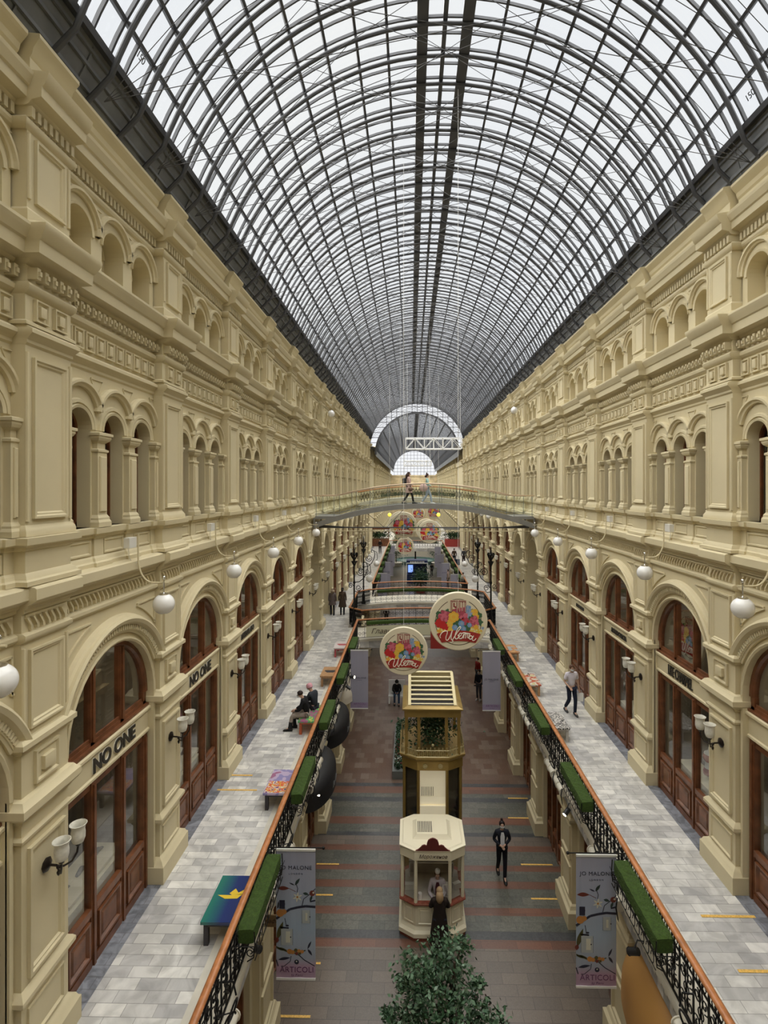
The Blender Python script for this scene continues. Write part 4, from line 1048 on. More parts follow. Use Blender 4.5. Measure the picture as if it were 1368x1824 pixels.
    for st in SPT:
        q = [Vector(((x-658)/590*R, -.079, (690-y)/590*R)) for x, y in st]; pp = []
        for i in range(len(q)-1):
            p0, p1, p2, p3 = q[max(i-1, 0)], q[i], q[i+1], q[min(i+2, len(q)-1)]
            for k in range(4):
                t = k/4; pp.append(.5*((2*p1)+(p2-p0)*t+(2*p0-5*p1+4*p2-p3)*t*t+(3*p1-p0-3*p2+p3)*t**3))
        pp.append(q[-1]); b.tube(pp, .0125, 5)
    out.append(('script', b.mesh('script', mat('lettering_cream', (.85, .80, .68), .5))))
    b = MB(); b.tube([(0, 0, R), (0, 0, 16)], .005, 4); out.append(('wire', b.mesh('wire', WHITE)))
    return out
RS = round_sign_meshes()
def round_sign(px, py, y, label, dia=1.5, group='round flower signs hung down the middle', wire=True, yaw=0):
    p = at_y(px, py, y); r = empty('hanging_sign', tuple(p), yaw); tag(r, label, 'sign', group); r.scale = (dia/1.5,)*3
    for nm, me in RS:
        o = link(nm, me, r)
        if nm == 'letters': o.location = (.0, -.070, .24)
        if nm == 'wire':
            x = p.x-RXC; ztop = RZC+sqrt(max(1, RR*RR-x*x)) if y < YE1 else E+8; o.scale = (1, 1, (ztop-p.z)/(dia/1.5)/16); o.location = (0, 0, 0)
    return r
round_sign(816, 1106, 13.75, 'largest round sign of flowers, nearest and to the right of the middle')
round_sign(719, 1159, 16.65, 'round flower sign low in the middle, just above the gold kiosk')
round_sign(719, 935, 30.6, 'round flower sign hanging directly under the glass bridge, left of centre')
round_sign(713, 932, 33.5, 'round flower sign half hidden behind another under the glass bridge')
round_sign(765, 947, 34.5, 'round flower sign under the glass bridge, right of centre')
round_sign(759, 943, 37.5, 'round flower sign half hidden behind the one right of centre')
round_sign(721.5, 972, 46, 'small round flower sign lowest under the glass bridge')
round_sign(745, 914, 62, 'tiny round flower sign cut by the glass bridge, in the middle')
round_sign(773, 911, 55, 'tiny round flower sign cut by the glass bridge, at the right')

# white lattice trusses under the vault
def truss(px0, px1, py, y, h, label):
    p = at_y(px0, py, y); q = at_y(px1, py, y); L = q.x-p.x; r = empty('lattice_truss', tuple(p)); tag(r, label, 'truss'); b = MB(); w = .5
    for yy in (-w, w):
        for zz in (0, h): b.tube([(0, yy, zz), (L, yy, zz)], .035, 4)
        n = 6
        for i in range(n+1): b.tube([(L*i/n, yy, 0), (L*i/n, yy, h)], .025, 4)
        for i in range(n//2): b.tube([(L*2*i/n, yy, 0), (L*(2*i+1)/n, yy, h), (L*(2*i+2)/n, yy, 0)], .025, 4)
    for i in range(7):
        for zz in (0, h): b.tube([(L*i/6, -w, zz), (L*i/6, w, zz)], .025, 4)
    b.build('lattice', WHITE, r); b = MB()
    for x in (.1, L-.1): b.tube([(x, 0, h), (x, 0, RZC+sqrt(max(.1, RR**2-(p.x+x-RXC)**2))-p.z)], .012, 4)
    b.build('hanger', WHITE, r); return r
truss(723, 822, 800, 43, .85, 'white lattice truss hanging under the glass vault')
truss(720, 768, 830, 63.5, .6, 'small far white lattice truss hanging before the end window')

# ------------------------------------------------------------------ iron lamp posts at the ends of the bridges
def lamp_post_meshes(sg):
    b = MB(); b.lathe([(0, 0), (.16, 0), (.16, .1), (.10, .2), (.12, .5), (.07, .7), (.05, 1.1), (.08, 1.15), (.05, 1.2), (.045, 2.4), (.08, 2.5), (.045, 2.6), (.04, 3.6), (.09, 3.68), (.05, 3.8), (.05, 4.0), (.14, 4.1), (.05, 4.2), (.02, 4.5), (0, 4.6)], n=10)
    for i in range(8):
        a = 2*pi*i/8; c, s_ = cos(a), sin(a)
        b.tube([(0, 0, 3.75), (c*.14, s_*.14, 3.95), (c*.2, s_*.2, 4.12), (c*.15, s_*.15, 4.2)], .025, 4); b.tube([(0, 0, 3.4), (c*.1, s_*.1, 3.6), (c*.16, s_*.16, 3.72)], .02, 4)
    post = b.mesh('post', IRON, ang=40); b = MB()
    b.tube([(a*1.0, 0, c) for a, c in [(0, 2.5), (sg*.3, 2.55), (sg*.55, 2.75), (sg*.72, 3.1), (sg*.78, 3.4), (sg*.7, 3.62), (sg*.58, 3.66), (sg*.52, 3.55), (sg*.58, 3.48)]], .025, 5)
    b.tube([(q[0], 0, q[1]) for q in spiral((sg*.38, 3.1), .24, .05, pi, 1.6*sg, 22)], .02, 4); b.tube([(q[0], 0, q[1]) for q in spiral((sg*.25, 2.2), .18, .04, 0, -1.5*sg, 20)], .02, 4)
    b.tube([(q[0], 0, q[1]) for q in spiral((-sg*.2, 2.3), .15, .03, 0, 1.5*sg, 20)], .018, 4)
    b.tube([(0, 0, 2.0), (sg*.2, 0, 1.95), (sg*.33, 0, 2.05)], .02, 4); b.tube([(sg*.58, 0, 3.66), (sg*.9, 0, 3.5), (sg*.95, 0, 3.1), (sg*.88, 0, 2.95)], .02, 4)
    arm = b.mesh('scroll_arm', IRON, ang=40); b = MB(); b.sphere((sg*.88, 0, 2.72), .2, 18, 12); gl = b.mesh('globe', OPAL, True)
    return post, arm, gl
for sg, xs_, nm in ((1, XC-RH-.45, 'left'), (-1, XC+RH+.45, 'right')):
    M3 = lamp_post_meshes(sg)
    for y, wh in ((30.3, 'front'), (36.3, 'rear')):
        r = empty('lamp_post', (xs_, y, WZ)); tag(r, 'ornate black iron lamp post with white globe, %s one of the %s pair' % (wh, nm), 'lamp post', 'iron lamp posts by the bridges')
        for n_, me in zip(('post', 'scroll_arm', 'globe'), M3): link(n_, me, r)

# ------------------------------------------------------------------ hanging banners
B_BG = bpy.data.materials.new('banner_print'); B_BG.use_nodes = True
nt = B_BG.node_tree; bs = nt.nodes['Principled BSDF']; tc = nt.nodes.new('ShaderNodeTexCoord'); sp_ = nt.nodes.new('ShaderNodeSeparateXYZ'); rp_ = nt.nodes.new('ShaderNodeValToRGB')
nt.links.new(tc.outputs['Generated'], sp_.inputs[0]); nt.links.new(sp_.outputs['Z'], rp_.inputs['Fac']); nt.links.new(rp_.outputs['Color'], bs.inputs['Base Color'])
e = rp_.color_ramp.elements; e[0].position = 0; e[0].color = (.44, .30, .42, 1); e[1].position = 1; e[1].color = (.35, .36, .47, 1)
for p_, c_ in ((.10, (.46, .31, .43, 1)), (.16, (.36, .40, .50, 1)), (.4, (.36, .45, .58, 1)), (.75, (.37, .40, .52, 1))):
    x_ = e.new(p_); x_.color = c_
bs.inputs['Roughness'].default_value = .45
B_PL = mat('banner_plain', (.36, .35, .43), .5)
INK = mat('ink_navy', (.022, .024, .05), .5); PUR_ = mat('ink_purple', (.16, .06, .15), .5)
def leaf(b, x, z, L, w_, a, y, key):
    b.mi = key; c, s_ = cos(a), sin(a); pts = []
    for i in range(9):
        t = i/8; q = w_*sin(pi*t)*(1-.3*t); pts.append((x+L*t*c-q*s_, y, z+L*t*s_+q*c))
    for i in range(7, 0, -1):
        t = i/8; q = -w_*sin(pi*t)*(1-.3*t)*.8; pts.append((x+L*t*c-q*s_, y, z+L*t*s_+q*c))
    b.quad(*pts)
def branch(b, pts, w_, y, key):
    b.mi = key
    for (x0, z0), (x1, z1) in zip(pts[:-1], pts[1:]):
        d = sqrt((x1-x0)**2+(z1-z0)**2); nx, nz = -(z1-z0)/d*w_/2, (x1-x0)/d*w_/2
        b.quad((x0+nx, y, z0+nz), (x1+nx, y, z1+nz), (x1-nx, y, z1-nz), (x0-nx, y, z0-nz))
def banner_print_mesh():
    """w .75 x h 2.48, origin at the middle of the top edge; u 0..1, v 0 top..1 bottom"""
    b = MB(); W_, H_ = .75, 2.48; y = -.004
    X = lambda u: (u-.5)*W_; Z = lambda v: -v*H_
    br = lambda pts, w_, k=0, yy=y: branch(b, [(X(u), Z(v)) for u, v in pts], w_, yy, k)
    # materials: 0 navy 1 green 2 brown-red 3 white/cream 4 orange 5 pale glass 6 pink 7 olive
    br([(0, .535), (.15, .50), (.35, .46), (.55, .445), (.75, .435), (1, .44)], .045); br([(.86, .40), (1, .39)], .03)
    br([(.66, .43), (.70, .38), (.85, .345), (1, .30)], .014); br([(.53, .33), (.55, .30), (.50, .26)], .012); br([(.33, .30), (.5, .325)], .01, 2)
    br([(.12, .30), (.33, .30)], .008, 2)
    leaf(b, X(.02), Z(.30), .24, .05, 0, y, 2); leaf(b, X(.48), Z(.275), .16, .035, radians(55), y, 1); leaf(b, X(.47), Z(.275), .12, .018, radians(155), y, 0)
    leaf(b, X(.68), Z(.335), .12, .035, radians(-15), y, 1); leaf(b, X(.86), Z(.40), .14, .03, radians(70), y, 1)
    def disc(u, v, r, k, n=12, yy=y-.001, sz=1):
        b.mi = k; b.quad(*[(X(u)+r*cos(2*pi*i/n), yy, Z(v)+sz*r*sin(2*pi*i/n)) for i in range(n)])
    for a in range(6): leaf(b, X(.54), Z(.365), .10, .022, radians(a*60+20), y-.001, 3)
    disc(.54, .365, .02, 4, yy=y-.003)
    disc(.92, .335, .055, 2); disc(.95, .33, .02, 3, yy=y-.003)
    disc(.10, .49, .075, 4); disc(.2, .48, .05, 4); disc(.16, .42, .05, 0); b.mi = 0; b.box(X(.08), X(.22), y-.003, y-.002, Z(.455), Z(.39))
    leaf(b, X(.02), Z(.70), .38, .06, radians(72), y, 7); leaf(b, X(.01), Z(.72), .12, .05, radians(80), y-.001, 2)
    def bottle(u0, u1, v0, v1, capu, capv):
        b.mi = 5; b.box(X(u0), X(u1), y-.004, y-.003, Z(v1), Z(v0)); b.mi = 3; b.box(X(u0+.42*(u1-u0)), X(u1-.06), y-.006, y-.005, Z(v1-.02), Z(v0+.02))
        disc((u0+u1)/2+.1, (v0+v1)/2, .013, 0, 8, y-.007); disc(capu, capv, .035, 0, 10, y-.005, .5)
        for q in (X(u0), X(u1)): b.mi = 0; b.box(q-.002, q+.002, y-.0065, y-.006, Z(v1), Z(v0))
    bottle(.12, .42, .61, .735, .28, .585); bottle(.66, .86, .465, .565, .74, .435)
    br([(.1, .60), (.32, .605)], .03); br([(.22, .53), (.25, .58)], .012)
    br([(.0, .75), (.3, .79), (.5, .80), (.75, .775)], .02, 7); leaf(b, X(.0), Z(.76), .22, .035, radians(-12), y, 7)
    for u, v, k, r in ((.34, .785, 4, .05), (.42, .79, 4, .04), (.5, .775, 7, .035), (.58, .78, 4, .035), (.66, .785, 4, .035), (.52, .80, 2, .03), (.6, .80, 7, .025)): disc(u, v, r, k)
    leaf(b, X(.80), Z(.765), .17, .025, radians(65), y, 0); leaf(b, X(.80), Z(.765), .15, .03, radians(-55), y, 0)
    leaf(b, X(.05), Z(.85), .24, .035, radians(10), y, 0); br([(.38, .82), (.36, .86), (.2, .90), (.12, .90)], .012); br([(.0, .85), (.05, .90)], .02)
    br([(.5, .81), (.55, .805), (.72, .85), (.98, .895)], .016); disc(.52, .865, .045, 0); disc(.52, .86, .015, 3, 8, y-.003)
    me = b.mesh('print', [INK, mat('print_green', (.03, .055, .05), .5), mat('print_brown', (.17, .04, .03), .5), mat('print_cream', (.62, .62, .52), .5),
                     mat('print_orange', (.50, .22, .06), .5), mat('print_glass', (.42, .46, .48), .4), mat('print_pink', (.5, .3, .45), .5), mat('print_olive', (.09, .085, .03), .5)])
    return me
BP = banner_print_mesh()
def ban_text(txt, size, m, parent, x, z, sx=1, sp=1.0, shear=0, y=-.008, bold=0):
    o = link('lettering', text_mesh(txt, size, m, .001, shear, sx=sx, space=sp, bold=bold), parent, (x, y, z)); o.rotation_euler = (pi/2, 0, 0)
T1 = None
def banner(px0, py0, wpx, side, label, full, y):
    s = -1 if side == 'left' else 1
    p = at_y(px0+wpx/2, py0, y); r = empty('hanging_banner', tuple(p)); tag(r, label, 'banner', 'perfume banners hung from the balustrades')
    b = MB(); W_, H_ = .75, 2.48
    L = []
    for i in range(9):
        x = -W_/2+W_*i/8; yy = .004*sin(i*1.7); L.append([(x, yy, 0), (x, yy, -H_), (x, yy+.004, -H_), (x, yy+.004, 0)])
    b.loft(L, True, True, True); b.build('cloth', B_BG if full else B_PL, r)
    b = MB(); b.box(-W_/2, W_/2, -.012, .016, -.03, .012); b.build('hem_bar', WHITE, r); b = MB(); b.box(-W_/2, W_/2, -.012, .016, -H_-.01, -H_+.03); b.build('hem_bar', WHITE, r)
    b = MB(); xe = s*(abs(XC+s*RH-p.x)); b.tube([(xe, .02, .02), (-s*(W_/2+.14), .02, .02)], .012, 6); b.sphere((-s*(W_/2+.15), .02, .02), .03, 8, 6)
    b.tube([(xe*.9+a*s, .02, c-.09) for a, c in spiral((0, 0), .07, .02, pi/2, 1.3, 12)], .009, 4); b.build('iron_rod', IRON, r)
    if full:
        link('print', BP, r)
        ban_text('JO MALONE', .105, INK, r, 0, -.345, 1.0, 1.12, y=-.012); ban_text('LONDON', .045, INK, r, 0, -.46, 1.0, 1.6, y=-.012)
        ban_text('ARTICOLI', .15, PUR_, r, .02, -2.29, .95, 1.05, y=-.012); ban_text('by Piano', .06, PUR_, r, .02, -2.39, 1, 1.1, .3, y=-.012)
    elif y < 30:
        ban_text('JO MALONE', .1, INK, r, 0, -1.18, 1.0, 1.1, y=-.012); ban_text('LONDON', .04, INK, r, 0, -1.27, 1.0, 1.5, y=-.012)
        b = MB(); b.box(-W_/2, W_/2, -.008, -.006, -H_, -H_+.26); b.build('lilac_foot', mat('lilac_foot', (.33, .27, .40), .5), r)
        ban_text('ARTICOLI', .12, PUR_, r, .02, -2.28, .95, 1.05, y=-.012); ban_text('by Piano', .05, PUR_, r, .02, -2.38, 1, 1.1, .3, y=-.012)
    else:
        ban_text('JO MALONE', .1, INK, r, 0, -.9, 1.0, 1.1, y=-.012)
    return r
banner(492, 1513, 70, 'left', 'tall flower print perfume banner nearest on the left balustrade', True, 10.15)
banner(1026, 1523, 72, 'right', 'tall flower print perfume banner nearest on the right balustrade', True, 10.05)
banner(624, 1158, 32, 'left', 'plain lilac perfume banner on the left, beside the two round signs', False, 22.6)
banner(859, 1160, 33, 'right', 'plain lilac perfume banner on the right, beside the big round sign', False, 22.3)
for i, (xl_, xr_, yl, dd) in enumerate(((673, 802, 1021, 43.4), (681, 786, 1001, 50), (688, 778, 985, 57.5), (692, 774, 972, 64.5))):
    banner(xl_, yl, 17*43.4/dd, 'left', 'small lilac banner over the far opening, %s in the left row' % ORD[i], False, dd)
    banner(xr_, yl+2, 17*43.4/dd, 'right', 'small lilac banner over the far opening, %s in the right row' % ORD[i], False, dd)

# ------------------------------------------------------------------ painted benches on the walkways
PAINT = {}
def pm(name, cols, scale=3, kind='noise', coords='Position', stops=None):
    m = bpy.data.materials.new(name); m.use_nodes = True; n = m.node_tree.nodes; l = m.node_tree.links; b = n['Principled BSDF']
    t = n.new('ShaderNodeTexNoise' if kind == 'noise' else 'ShaderNodeTexVoronoi'); t.inputs['Scale'].default_value = scale
    g = n.new('ShaderNodeTexCoord'); l.new(g.outputs['Object'], t.inputs['Vector']); r = n.new('ShaderNodeValToRGB'); r.color_ramp.interpolation = 'CONSTANT' if stops != 'smooth' else 'LINEAR'
    while len(r.color_ramp.elements) < len(cols): r.color_ramp.elements.new(.5)
    for i, c in enumerate(cols): r.color_ramp.elements[i].position = (.28+.44*i/len(cols)) if kind == 'noise' else i/len(cols); r.color_ramp.elements[i].color = (*c, 1)
    l.new(t.outputs['Fac'] if kind == 'noise' else t.outputs['Color'], r.inputs['Fac']); l.new(r.outputs['Color'], b.inputs['Base Color']); b.inputs['Roughness'].default_value = .35
    return m
def bench(x0, x1, y0, y1, top, legm, label, deco=None, h=.44):
    xc, yc = (x0+x1)/2, (y0+y1)/2; r = empty('painted_bench', (xc, yc, WZ)); tag(r, label, 'bench', 'painted benches on the walkways')
    a, c = (x1-x0)/2, (y1-y0)/2; b = MB(); b.box(-a, a, -c, c, h-.05, h); b.build('seat', top, r)
    b = MB(); b.box(-a+.04, a-.04, -c+.04, c-.04, h-.11, h-.05); b.build('apron', legm, r)
    for sx in (-1, 1):
        for sy in (-1, 1):
            b = MB(); b.box(sx*(a-.08)-.04, sx*(a-.08)+.04, sy*(c-.08)-.04, sy*(c-.08)+.04, 0, h-.1); b.build('leg', legm, r)
    if deco: deco(r, a, c, h)
    return r
blue = bpy.data.materials.new('bench_blue'); blue.use_nodes = True; n = blue.node_tree.nodes; l = blue.node_tree.links
tc = n.new('ShaderNodeTexCoord'); sx_ = n.new('ShaderNodeSeparateXYZ'); l.new(tc.outputs['Generated'], sx_.inputs[0]); rr_ = n.new('ShaderNodeValToRGB'); l.new(sx_.outputs['X'], rr_.inputs['Fac'])
rr_.color_ramp.elements[0].color = (.02, .16, .13, 1); rr_.color_ramp.elements[1].color = (.012, .03, .14, 1); rr_.color_ramp.elements[0].position = .08; rr_.color_ramp.elements[1].position = .5
l.new(rr_.outputs['Color'], n['Principled BSDF'].inputs['Base Color']); n['Principled BSDF'].inputs['Roughness'].default_value = .25
YEL = mat('paint_yellow', (.72, .50, .03), .4)
def deco_boat(r, a, c, h):
    b = MB(); z = h+.003
    b.quad((-.26, .06, z), (-.1, -.03, z), (.12, -.02, z), (.2, .10, z), (.02, .06, z)); b.quad((-.06, .1, z), (.02, .22, z), (.1, .12, z), (.24, .24, z), (.2, .08, z), (.0, .06, z)); b.build('painted_motif', YEL, r)
def deco_split(m2, part='flowers'):
    def f(r, a, c, h):
        b = MB(); b.box(-a+.02, a-.02, -c+.03, -c*.02, h, h+.004); b.build('painted_'+part, m2, r)
    return f
def deco_blob(m2):
    def f(r, a, c, h):
        b = MB(); z = h+.003; b.quad(*[(a*.65*cos(t)*(1+.25*sin(3*t)), c*.35*sin(t)*(1+.3*cos(2*t)), z) for t in [2*pi*i/18 for i in range(18)]]); b.build('painted_motif', m2, r)
    return f
DKW = mat('bench_dark', (.03, .025, .03), .5); OAK = mat('bench_oak', (.40, .22, .10), .45, noise=.15, nscale=12); REDP = mat('bench_red', (.50, .10, .03), .45); PNK = mat('bench_rose', (.45, .08, .09), .5)
def pbench(s, y0, y1, *a):
    if s < 0: return bench(-3.60, -2.92, y0, y1, *a)
    return bench(4.22, 4.92, y0, y1, *a)
pbench(-1, 9.05, 10.15, blue, DKW, 'dark blue and teal painted bench with yellow motif near the left balustrade', deco_boat)
pbench(-1, 12.9, 14.0, pm('bench_stripe', [(.32, .12, .22), (.45, .36, .50), (.25, .22, .42), (.5, .42, .5)], 2.2), DKW, 'bench painted with violet streaks and bright flowers, left walkway', deco_split(pm('bench_flowers', [(.03, .03, .06), (.6, .5, .45), (.6, .06, .03), (.65, .35, .04), (.7, .65, .6), (.2, .05, .15)], 9)))
pbench(-1, 16.9, 18.2, pm('bench_multi', [(.05, .25, .08), (.35, .10, .2), (.1, .35, .12), (.55, .5, .1)], 4), REDP, 'red legged bench painted green and rose under the two seated people')
pbench(-1, 21.0, 22.1, OAK, OAK, 'light wooden bench with a dark painted shape on its seat, left walkway', deco_blob(DKW))
pbench(-1, 24.7, 25.8, mat('bench_white', (.62, .55, .52), .5), PNK, 'farthest left bench, white seat with red drawing and red legs', deco_blob(PNK))
pbench(1, 16.55, 17.75, pm('bench_bw', [(.02, .02, .02), (.65, .62, .58), (.03, .03, .03), (.7, .66, .6)], 9), mat('bench_grey', (.45, .42, .38), .5), 'bench painted with black and white pattern near the walking man')
pbench(1, 20.2, 21.4, pm('bench_pages', [(.6, .55, .45), (.5, .12, .06), (.65, .6, .5), (.55, .5, .2)], 3), OAK, 'wooden bench with red and cream painted seat, middle of right walkway')
pbench(1, 24.2, 25.4, pm('bench_orange', [(.35, .40, .42), (.55, .25, .10), (.6, .35, .15)], 3), OAK, 'farthest right bench with orange and blue painted seat')
r = empty('hanging_board', tuple(at_y(483, 1640, 10.7))); tag(r, 'small tan board with black script just left of the nearest left banner', 'sign')
b = MB(); b.box(-.16, .16, -.01, .01, -.12, .12); b.build('board', mat('board_tan', (.30, .20, .10), .5), r); o = link('lettering', text_mesh('Кафе', .12, BRN, .002, .4), r, (0, -.014, 0)); o.rotation_euler = (pi/2, 0, 0)
b = MB(); b.tube([(-.16, 0, .1), (-.16, 0, .6)], .006, 4); b.tube([(.14, 0, .1), (.14, 0, .6)], .006, 4); b.build('hanger', IRON, r)
# ------------------------------------------------------------------ ice cream kiosk
def octa(hw, hd, fx, fy, z, x0=0, y0=0):
    """octagon: half width, half depth, flat half length at the front, flat half length at the sides"""
    return [(x0-fx, y0-hd, z), (x0+fx, y0-hd, z), (x0+hw, y0-fy, z), (x0+hw, y0+fy, z), (x0+fx, y0+hd, z), (x0-fx, y0+hd, z), (x0-hw, y0+fy, z), (x0-hw, y0-fy, z)]
def octs(k, z): return octa(.85*k, .76*k, .475*k, .52*k, z)
K = empty('ice_cream_kiosk', (.565, 14.52, 0)); tag(K, 'cream octagonal ice cream kiosk with red marble counter on the ground floor', 'kiosk')
b = MB(); b.loft([octs(1.0, 0), octs(1.0, .10)], True, True, True); b.build('plinth', MARBLE_R, K)
b = MB(); b.loft([octs(1.04, .10), octs(1.04, .2), octs(.97, .26), octs(.93, .34), octs(.93, .86), octs(.97, .9)], True, True, True)
P_ = octs(.932, 0)
for i in range(8):
    p, q = Vector(P_[i]), Vector(P_[(i+1) % 8]); d = (q-p); L = d.length; d.normalize(); nn = Vector((d.y, -d.x, 0))
    Tm = lambda a, w, z, p=p, d=d, nn=nn: tuple(p+d*a+nn*(-w)+Vector((0, 0, z)))
    b2 = MB(Tm); m_ = 1 if L < .6 else 2
    for j in range(m_):
        nested(b2, .05+(L-.05)*j/m_, (L-.05)*(j+1)/m_, .4, .82, [(0, 0), (0, .012), (.02, .012), (.035, 0), (.06, 0), (.07, .01)], 0)
    base = len(b.v); b.v += b2.v; b.f += [[base+i_ for i_ in f] for f in b2.f]; b.m += b2.m
b.build('counter_base', CREAM, K)
b = MB(); b.loft([octs(1.0, .90), octs(1.02, .92), octs(1.02, .95), octs(1.0, .97)], True, True, True); b.build('counter_top', MARBLE_R, K)
Pz = octs(.93, 0)
for i in range(8):
    x, y, _ = Pz[i]; b = MB(); b.lathe([(.045, .97), (.045, 2.1)], (x, y, 0), 8); b.build('post', CREAM, K, ang=40)
b = MB(); b.loft([octs(.98, 2.08), octs(1.0, 2.08), octs(1.0, 2.30), octs(1.02, 2.32), octs(1.02, 2.345), octs(.94, 2.35), octs(.90, 2.37)], True, True, True)
fr = lambda k, z: [(-.42*k, -.3*k-.0, z), (.42*k, -.3*k, z), (.42*k, .36*k, z), (-.42*k, .36*k, z)]
b.loft([fr(1.25, 2.365), fr(1.2, 2.38), fr(.98, 2.47)], True, False, True); b.build('roof', CREAM, K, ang=25)
b = MB(); [b.box(-.38+.045*i, -.36+.045*i, -.22, .24, 2.472, 2.478) for i in range(9)]; b.build('vent_slots', DARK, K)
b = MB(); pts = [(-.45, 0), (-.38, .03), (-.31, .09), (-.28, .13), (-.22, .15), (-.16, .13), (-.15, .2), (-.12, .27), (-.06, .31), (0, .325), (.06, .31), (.12, .27), (.15, .2), (.16, .13), (.22, .15), (.28, .13), (.31, .09), (.38, .03), (.45, 0)]
b.extr(pts, -.78, -.745, lambda t, x, z: (x, t, z+2.345)); b.build('crest_board', mat('crest_red', (.13, .022, .018), .5), K)
o = link('lettering', text_mesh('Мороженое', .125, BRN, .003, .35), K, (0, -.79, 2.20)); o.rotation_euler = (pi/2, 0, 0)
b = MB(); b.mi = 0; b.box(-.5, .5, .62, .64, .97, 2.08)
for i in range(9): b.mi = i % 2; b.box(-.5+i*.111, -.5+(i+1)*.111, .60, .62, 1.75, 2.08)
b.build('back_panel', [mat('stripe_olive', (.17, .12, .035), .6), mat('stripe_gold', (.30, .20, .06), .6)], K)
b = MB(); b.loft([octs(.86, .972), octs(.86, .978)], True, True, True); b.build('inner_surface', INTR, K)
b = MB(); b.box(-.62, .62, .35, .55, .97, 1.3); b.build('work_counter', INTR, K)
b = MB(); b.tube([(-.6, .2, 1.36), (.6, .2, 1.36)], .02, 5); b.tube([(-.6, .2, .97), (-.6, .2, 1.36)], .015, 5); b.tube([(.6, .2, .97), (.6, .2, 1.36)], .015, 5); b.build('inner_rail', WHITE, K)
b = MB(); P9 = octs(.92, 0)
for i in (0, 1, 7, 2, 6):
    p, q = P9[i], P9[(i+1) % 8]
    if i == 0: continue
    b.quad((p[0], p[1], .98), (q[0], q[1], .98), (q[0], q[1], 2.08), (p[0], p[1], 2.08))
b.build('glass_pane', GLASS, K)
rnd = random.Random(11)
CONE = mat('waffle', (.45, .27, .12), .6); ICE = mat('paper_white', (.72, .70, .66), .5)
def thing(name, b, m, label, cat, group=None, loc=None, **k):
    o = b.build(name, m, None, loc=loc, **k); tag(o, label, cat, group); return o
kp = Vector((.565, 14.52, 0))
for i, (x, y, z, w_, l) in enumerate(((.33, -.42, .97, .17, 'cream carton with a small print standing right of the vendor on the kiosk counter'), (.66, -.20, .97, .1, 'small tilted cream box on the right end of the kiosk counter'),
                                    (-.60, -.25, .97, .12, 'small cream box on the left end of the kiosk counter'))):
    b = MB(); b.box(-w_, w_, -.05, .05, 0, .28 if i == 0 else .14); b.box(-w_-.005, w_+.005, -.055, .055, .27 if i == 0 else .13, .29 if i == 0 else .15)
    thing('carton', b, ICE, l, 'box', loc=(kp.x+x, kp.y+y, z), rz=.0 if i != 1 else .5)
b = MB(); b.lathe([(.05, 0), (.055, .14), (.05, .16), (.0, .165)], n=12); thing('napkin_cup', b, ICE, 'white cup of napkins at the left of the counter, beside the kiosk post', 'cup', loc=(kp.x-.33, kp.y-.60, .97), ang=50)
for i, (x, y) in enumerate(((-.66, .1), (-.66, .25), (.66, .02), (.66, .18), (.62, .33))):
    b = MB(); b.lathe([(.002, 0), (.035, .14)], n=10); b.sphere((0, 0, .165), .045, 10, 8)
    thing('ice_cream_cone', b, ICE, 'model ice cream cone hung in the kiosk %s side window, %s from the front' % ('left' if x < 0 else 'right', ORD[i if i < 2 else i-2]), 'cone', 'model cones in the kiosk windows', loc=(kp.x+x*.95, kp.y+y, 1.55+.1*(i % 2)), ang=60)

# ------------------------------------------------------------------ gold kiosk tower
Kg = empty('gold_kiosk', (.66, 17.15, 0)); tag(Kg, 'tall gold kiosk tower with open lantern and louvred roof behind the ice cream kiosk', 'kiosk')
og = lambda k, z: octa(.93*k, 1.02*k, .47*k, .72*k, z)
b = MB(); b.loft([og(1, 0), og(1, .5), og(.95, .55)], True, True, True); b.build('base', GOLD, Kg)
Pg = og(.93, 0)
for x, y, _ in Pg: b = MB(); b.lathe([(.05, .5), (.05, 3.15)], (x, y, 0), 8); b.build('column', GOLD, Kg, ang=40)
b = MB(); b.loft([og(1.0, 3.15), og(1.0, 3.42), og(1.05, 3.46), og(1.08, 3.52), og(1.08, 3.56), og(.97, 3.58)], True, True, True); b.build('frieze', GOLD, Kg)
b = MB()
for x in (-.23, .23): b.lathe([(.07, 0), (.07, -.02), (.05, -.02), (.05, -.008), (.025, -.008), (.025, -.03), (0, -.03)], (x, -1.02, 3.29), 14, 'y')
b.build('rosettes', GOLDL, Kg)
b = MB()
for i in (0, 1, 2, 3, 4, 5, 6, 7):
    p, q = Pg[i], Pg[(i+1) % 8]
    if i == 0: continue
    b.quad((p[0]*.97, p[1]*.97, .5), (q[0]*.97, q[1]*.97, .5), (q[0]*.97, q[1]*.97, 3.15), (p[0]*.97, p[1]*.97, 3.15))
b.build('dark_glass', mat('dark_glass', (.02, .017, .014), .08, spec=.8), Kg)
b = MB(); b.box(-.4, .4, -.80, -.76, .5, 3.1); b.mi = 0
b.quad((-.4, -.86, 2.05), (.4, -.86, 2.05), (.4, -.55, 3.0), (-.4, -.55, 3.0)); b.box(-.4, .4, -.92, -.86, 1.2, 2.02); b.build('glow_panel', mat('panel_cream_glow', (.80, .74, .55), .5, emis=(1, .88, .62), estr=.25), Kg)  # cream board given its own glow in place of the kiosk's inside light
b = MB(); [b.quad((-.34+.05*i, -.84-.025, 2.3), (-.325+.05*i, -.84-.025, 2.3), (-.325+.05*i, -.72-.025, 2.75), (-.34+.05*i, -.72-.025, 2.75)) for i in range(8)]; b.build('vent_slots', DARK, Kg)
b = MB(); n = 0                                                          # baluster ring
